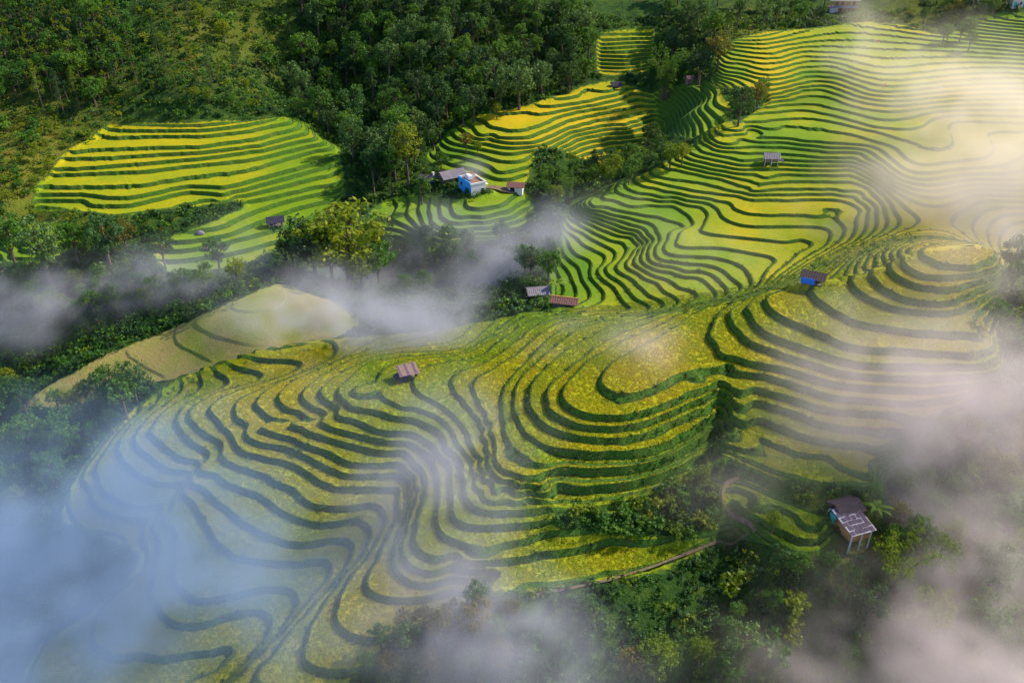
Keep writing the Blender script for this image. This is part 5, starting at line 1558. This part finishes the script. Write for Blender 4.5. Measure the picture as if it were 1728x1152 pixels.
# photo pixel of the core, metres in front of the ground there, half sizes (across, along view, up), density, place
MIST = [
 (1625,235,14,24,20,17,.100,"over the far right terraces"),(1715,330,16,22,18,16,.110,"at the right edge behind the knoll"),(1560,140,10,17,14,10,.055,"over the golden upper terraces"),
 (1455,110,9,9,10,17,.075,"rising as a plume below the timber house"),(1700,170,12,16,14,12,.060,"near the top right corner"),(1540,330,8,20,12,7,.050,"in the dip behind the knoll"),
 (1330,385,5,26,9,5,.045,"in the bowl behind the ridge"),(1060,370,6,15,9,6,.035,"over the left end of the bowl"),(1180,440,5,18,8,5,.030,"over the bowl terraces"),
 (930,400,7,11,9,8,.060,"at the valley head in the middle"),(860,455,8,11,10,9,.075,"beside the saddle shed"),(735,545,7,13,9,5,.110,"lying on the spur crest"),(600,535,7,18,9,6,.085,"behind the left spur"),
 (660,470,8,13,10,6,.045,"under the big valley tree"),(410,462,6,9,9,9,.060,"rising in the ravine behind the back field"),(265,530,6,20,9,7,.060,"in the ravine behind the back field"),(105,590,6,17,9,8,.065,"in the left ravine"),(480,545,6,14,8,5,.045,"over the tan field"),
 (770,375,7,16,8,4,.028,"over the round fields below the house"),(796,288,3,4,4,3,.080,"as smoke behind the blue house"),
 (40,1060,12,22,16,15,.160,"filling the bottom left corner"),(110,920,10,20,14,12,.090,"on the misty left slope"),(250,850,7,22,11,7,.032,"over the lower left terraces"),(330,690,6,24,9,6,.032,"over the left end of the spur"),
 (400,790,6,24,10,6,.034,"across the left spur terraces"),(705,765,7,13,9,9,.105,"in the gully of the terraces"),(790,780,7,11,8,9,.085,"on the right side of the terrace gully"),(640,850,6,15,9,8,.060,"low in the terrace gully"),
 (420,1050,8,16,11,8,.060,"over the lowest left fields"),(230,1050,8,18,11,7,.040,"between the lowest left fields"),(560,950,6,16,9,6,.026,"over the lower gully bends"),(520,700,5,18,8,5,.018,"thinly over the spur fields"),
 (230,960,9,34,20,8,.034,"as a thin blue veil over the lower left"),(120,1110,9,28,14,10,.085,"low over the bottom left fields"),(420,900,8,26,16,7,.022,"as a thin veil over the lower gully side"),
 (800,985,6,10,8,6,.100,"at the foot of the front terraces"),(700,1090,8,15,10,7,.085,"along the bottom left of centre"),(850,1080,7,9,8,7,.045,"over the bottom trees"),
 (1480,645,6,13,9,6,.065,"over the knoll terraces"),(1560,560,6,13,9,5,.038,"over the right flank of the knoll"),(1690,740,8,11,10,14,.085,"along the right edge"),(1600,760,7,12,9,8,.070,"below the knoll terraces"),(1440,720,5,12,8,6,.036,"over the lower knoll terraces"),
 (1570,1125,9,17,10,7,.110,"in the bottom right"),(1710,1090,9,12,11,10,.110,"in the bottom right corner"),(1420,1130,7,8,7,5,.060,"at the left end of the bottom right cloud"),(1650,920,8,12,10,9,.050,"over the lower right trees"),(1540,860,5,9,8,5,.026,"right of the stilt house"),
 (1075,585,4,8,6,3.5,.070,"on the flat knob field"),(980,545,5,11,7,4,.050,"on the saddle crest"),(1245,820,4,8,6,5,.022,"by the path gully"),(1600,430,5,18,9,5,.032,"over the oval summit field"),(1700,480,7,9,9,12,.070,"right of the summit field"),
]

TILE = (216, 180, 80)
WF = [field3(TILE, 91, 2.6, 0.010, (0.8, 1.0, 1.5)), field3(TILE, 92, 2.0, 0.02, (1.1, 1.0, 0.8)), field3(TILE, 93, 2.6, 0.012), field3(TILE, 94, 2.6, 0.012)]
def mist_volume(items, col, vox, seed, label, zmin=-40, rough=1.0):
    C, S, D = [], [], []
    for u, v, k, rx, ry, rz, dn, where in items:
        r = ray(u, v); r /= np.linalg.norm(r)
        C.append(hit(u, v, 168 if 'ravine' in where else 62) - r * k); S.append((rx, ry, rz)); D.append(dn)
    C = np.array(C); S = np.array(S); D = np.array(D)
    lo = (C - S * 2.1).min(0); hi = (C + S * 2.1).max(0)
    lo[2] = max(lo[2], zmin); hi[2] = min(hi[2], 84.0)
    n = tuple(int(x) for x in np.ceil((hi - lo) / vox)) 
    hi = lo + (np.array(n) - 1) * vox
    X = [lo[a] + vox * np.arange(n[a]) for a in range(3)]
    # the same wisps wherever the box begins: fields fixed in the world
    ii = [(np.floor(lo[a] / vox).astype(int) + np.arange(n[a])) % TILE[a] for a in range(3)]
    w1, w2, w3, w4 = [f[np.ix_((ii[0] + 53 * seed) % TILE[0], (ii[1] + 31 * seed) % TILE[1], ii[2] % TILE[2])] for f in WF]
    d = np.zeros(n, np.float32)
    for c, s_, a_ in zip(C, S, D):
        i0 = [max(0, int((c[a] - 2.3 * s_[a] - lo[a]) / vox)) for a in range(3)]; i1 = [min(n[a], int((c[a] + 2.3 * s_[a] - lo[a]) / vox) + 2) for a in range(3)]
        sl = tuple(slice(p, q) for p, q in zip(i0, i1))
        qx = (X[0][sl[0]][:, None, None] - c[0]) / s_[0] + 0.30 * w3[sl]; qy = (X[1][sl[1]][None, :, None] - c[1]) / s_[1] + 0.25 * w4[sl]; qz = (X[2][sl[2]][None, None, :] - c[2]) / s_[2] + 0.30 * w1[sl]
        q2 = qx * qx + qy * qy + qz * qz
        d[sl] += a_ * np.exp(-1.15 * q2)
    wisp = np.clip(0.62 + 0.22 * (1 - rough) + (0.50 * w2 + 0.22 * w1) * rough, 0.04, 2.3)
    d *= wisp
    for a in range(3):            # nothing may be cut at the faces of the box
        e = np.clip(np.minimum(np.arange(n[a]), n[a] - 1 - np.arange(n[a])) / 4.0, 0, 1).astype(np.float32)
        d *= e.reshape([-1 if q == a else 1 for q in range(3)])
    d = np.where(d < 0.0012, 0, d - 0.0012)
    me = bpy.data.meshes.new("mist")
    me.vertices.add(d.size)
    at_ = me.attributes.new("dens", 'FLOAT', 'POINT'); at_.data.foreach_set("value", d.ravel())
    o = obj("mist", me, None, kind="stuff", label=label, category="mist")
    ng = bpy.data.node_groups.new("mist", 'GeometryNodeTree')
    ng.interface.new_socket("Geometry", in_out='INPUT', socket_type='NodeSocketGeometry')
    ng.interface.new_socket("Geometry", in_out='OUTPUT', socket_type='NodeSocketGeometry')
    gi = ng.nodes.new("NodeGroupInput"); go = ng.nodes.new("NodeGroupOutput")
    P_ = ng.nodes.new("GeometryNodeInputPosition")
    v1 = ng.nodes.new("ShaderNodeVectorMath"); v1.operation = 'SUBTRACT'; v1.inputs[1].default_value = lo
    v2 = ng.nodes.new("ShaderNodeVectorMath"); v2.operation = 'SCALE'; v2.inputs["Scale"].default_value = 1.0 / vox
    v3 = ng.nodes.new("ShaderNodeVectorMath"); v3.operation = 'ADD'; v3.inputs[1].default_value = (0.5, 0.5, 0.5)
    v4 = ng.nodes.new("ShaderNodeVectorMath"); v4.operation = 'FLOOR'
    v5 = ng.nodes.new("ShaderNodeVectorMath"); v5.operation = 'DOT_PRODUCT'; v5.inputs[1].default_value = (n[1] * n[2], n[2], 1)
    ng.links.new(P_.outputs[0], v1.inputs[0]); ng.links.new(v1.outputs[0], v2.inputs[0]); ng.links.new(v2.outputs[0], v3.inputs[0]); ng.links.new(v3.outputs[0], v4.inputs[0]); ng.links.new(v4.outputs[0], v5.inputs[0])
    fi = ng.nodes.new("FunctionNodeFloatToInt"); fi.rounding_mode = 'ROUND'; ng.links.new(v5.outputs["Value"], fi.inputs[0])
    na = ng.nodes.new("GeometryNodeInputNamedAttribute"); na.data_type = 'FLOAT'; na.inputs[0].default_value = "dens"
    si = ng.nodes.new("GeometryNodeSampleIndex"); si.data_type = 'FLOAT'; si.domain = 'POINT'; si.clamp = True
    ng.links.new(gi.outputs[0], si.inputs["Geometry"]); ng.links.new(na.outputs[0], si.inputs["Value"]); ng.links.new(fi.outputs[0], si.inputs["Index"])
    vc = ng.nodes.new("GeometryNodeVolumeCube")
    vc.inputs["Min"].default_value = lo; vc.inputs["Max"].default_value = hi
    for nm, q in zip(("Resolution X", "Resolution Y", "Resolution Z"), n):
        vc.inputs[nm].default_value = q
    ng.links.new(si.outputs[0], vc.inputs["Density"])
    sm = ng.nodes.new("GeometryNodeSetMaterial"); sm.inputs["Material"].default_value = mat_mist("mist", col)
    ng.links.new(vc.outputs[0], sm.inputs[0]); ng.links.new(sm.outputs[0], go.inputs[0])
    md = o.modifiers.new("mist", 'NODES'); md.node_group = ng
    print("mist", n, d.size, float(d.max()))
    return o
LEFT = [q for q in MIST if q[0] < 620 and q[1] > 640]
WARM = [q for q in MIST if q[0] >= 1000 and q[1] < 480]
PINK = [q for q in MIST if q[0] >= 1000 and q[1] >= 480]
MIDL = [q for q in MIST if q not in LEFT and q not in WARM and q not in PINK]
mist_volume([(*q[:6], q[6] * 0.62, q[7]) for q in LEFT], (0.47, 0.65, 0.97), 1.3, 11, "mist with blue shade in its colour over the lower left terraces and bottom left corner", rough=0.75)  # bluish shade of this slope is put into the scattering colour
mist_volume([(*q[:6], q[6] * 1.0, q[7]) for q in MIDL], (0.78, 0.80, 0.96), 1.3, 21, "pale mist threading the valley behind the left spur and the terrace gully")
mist_volume([(*q[:6], q[6] * 0.62, q[7]) for q in WARM], (0.96, 0.88, 0.80), 1.4, 31, "bright cream cloud drifting over the far right terraces")
mist_volume([(*q[:6], q[6] * 0.95, q[7]) for q in PINK], (0.95, 0.85, 0.90), 1.3, 41, "pinkish mist over the knoll terraces, right edge and bottom right corner")
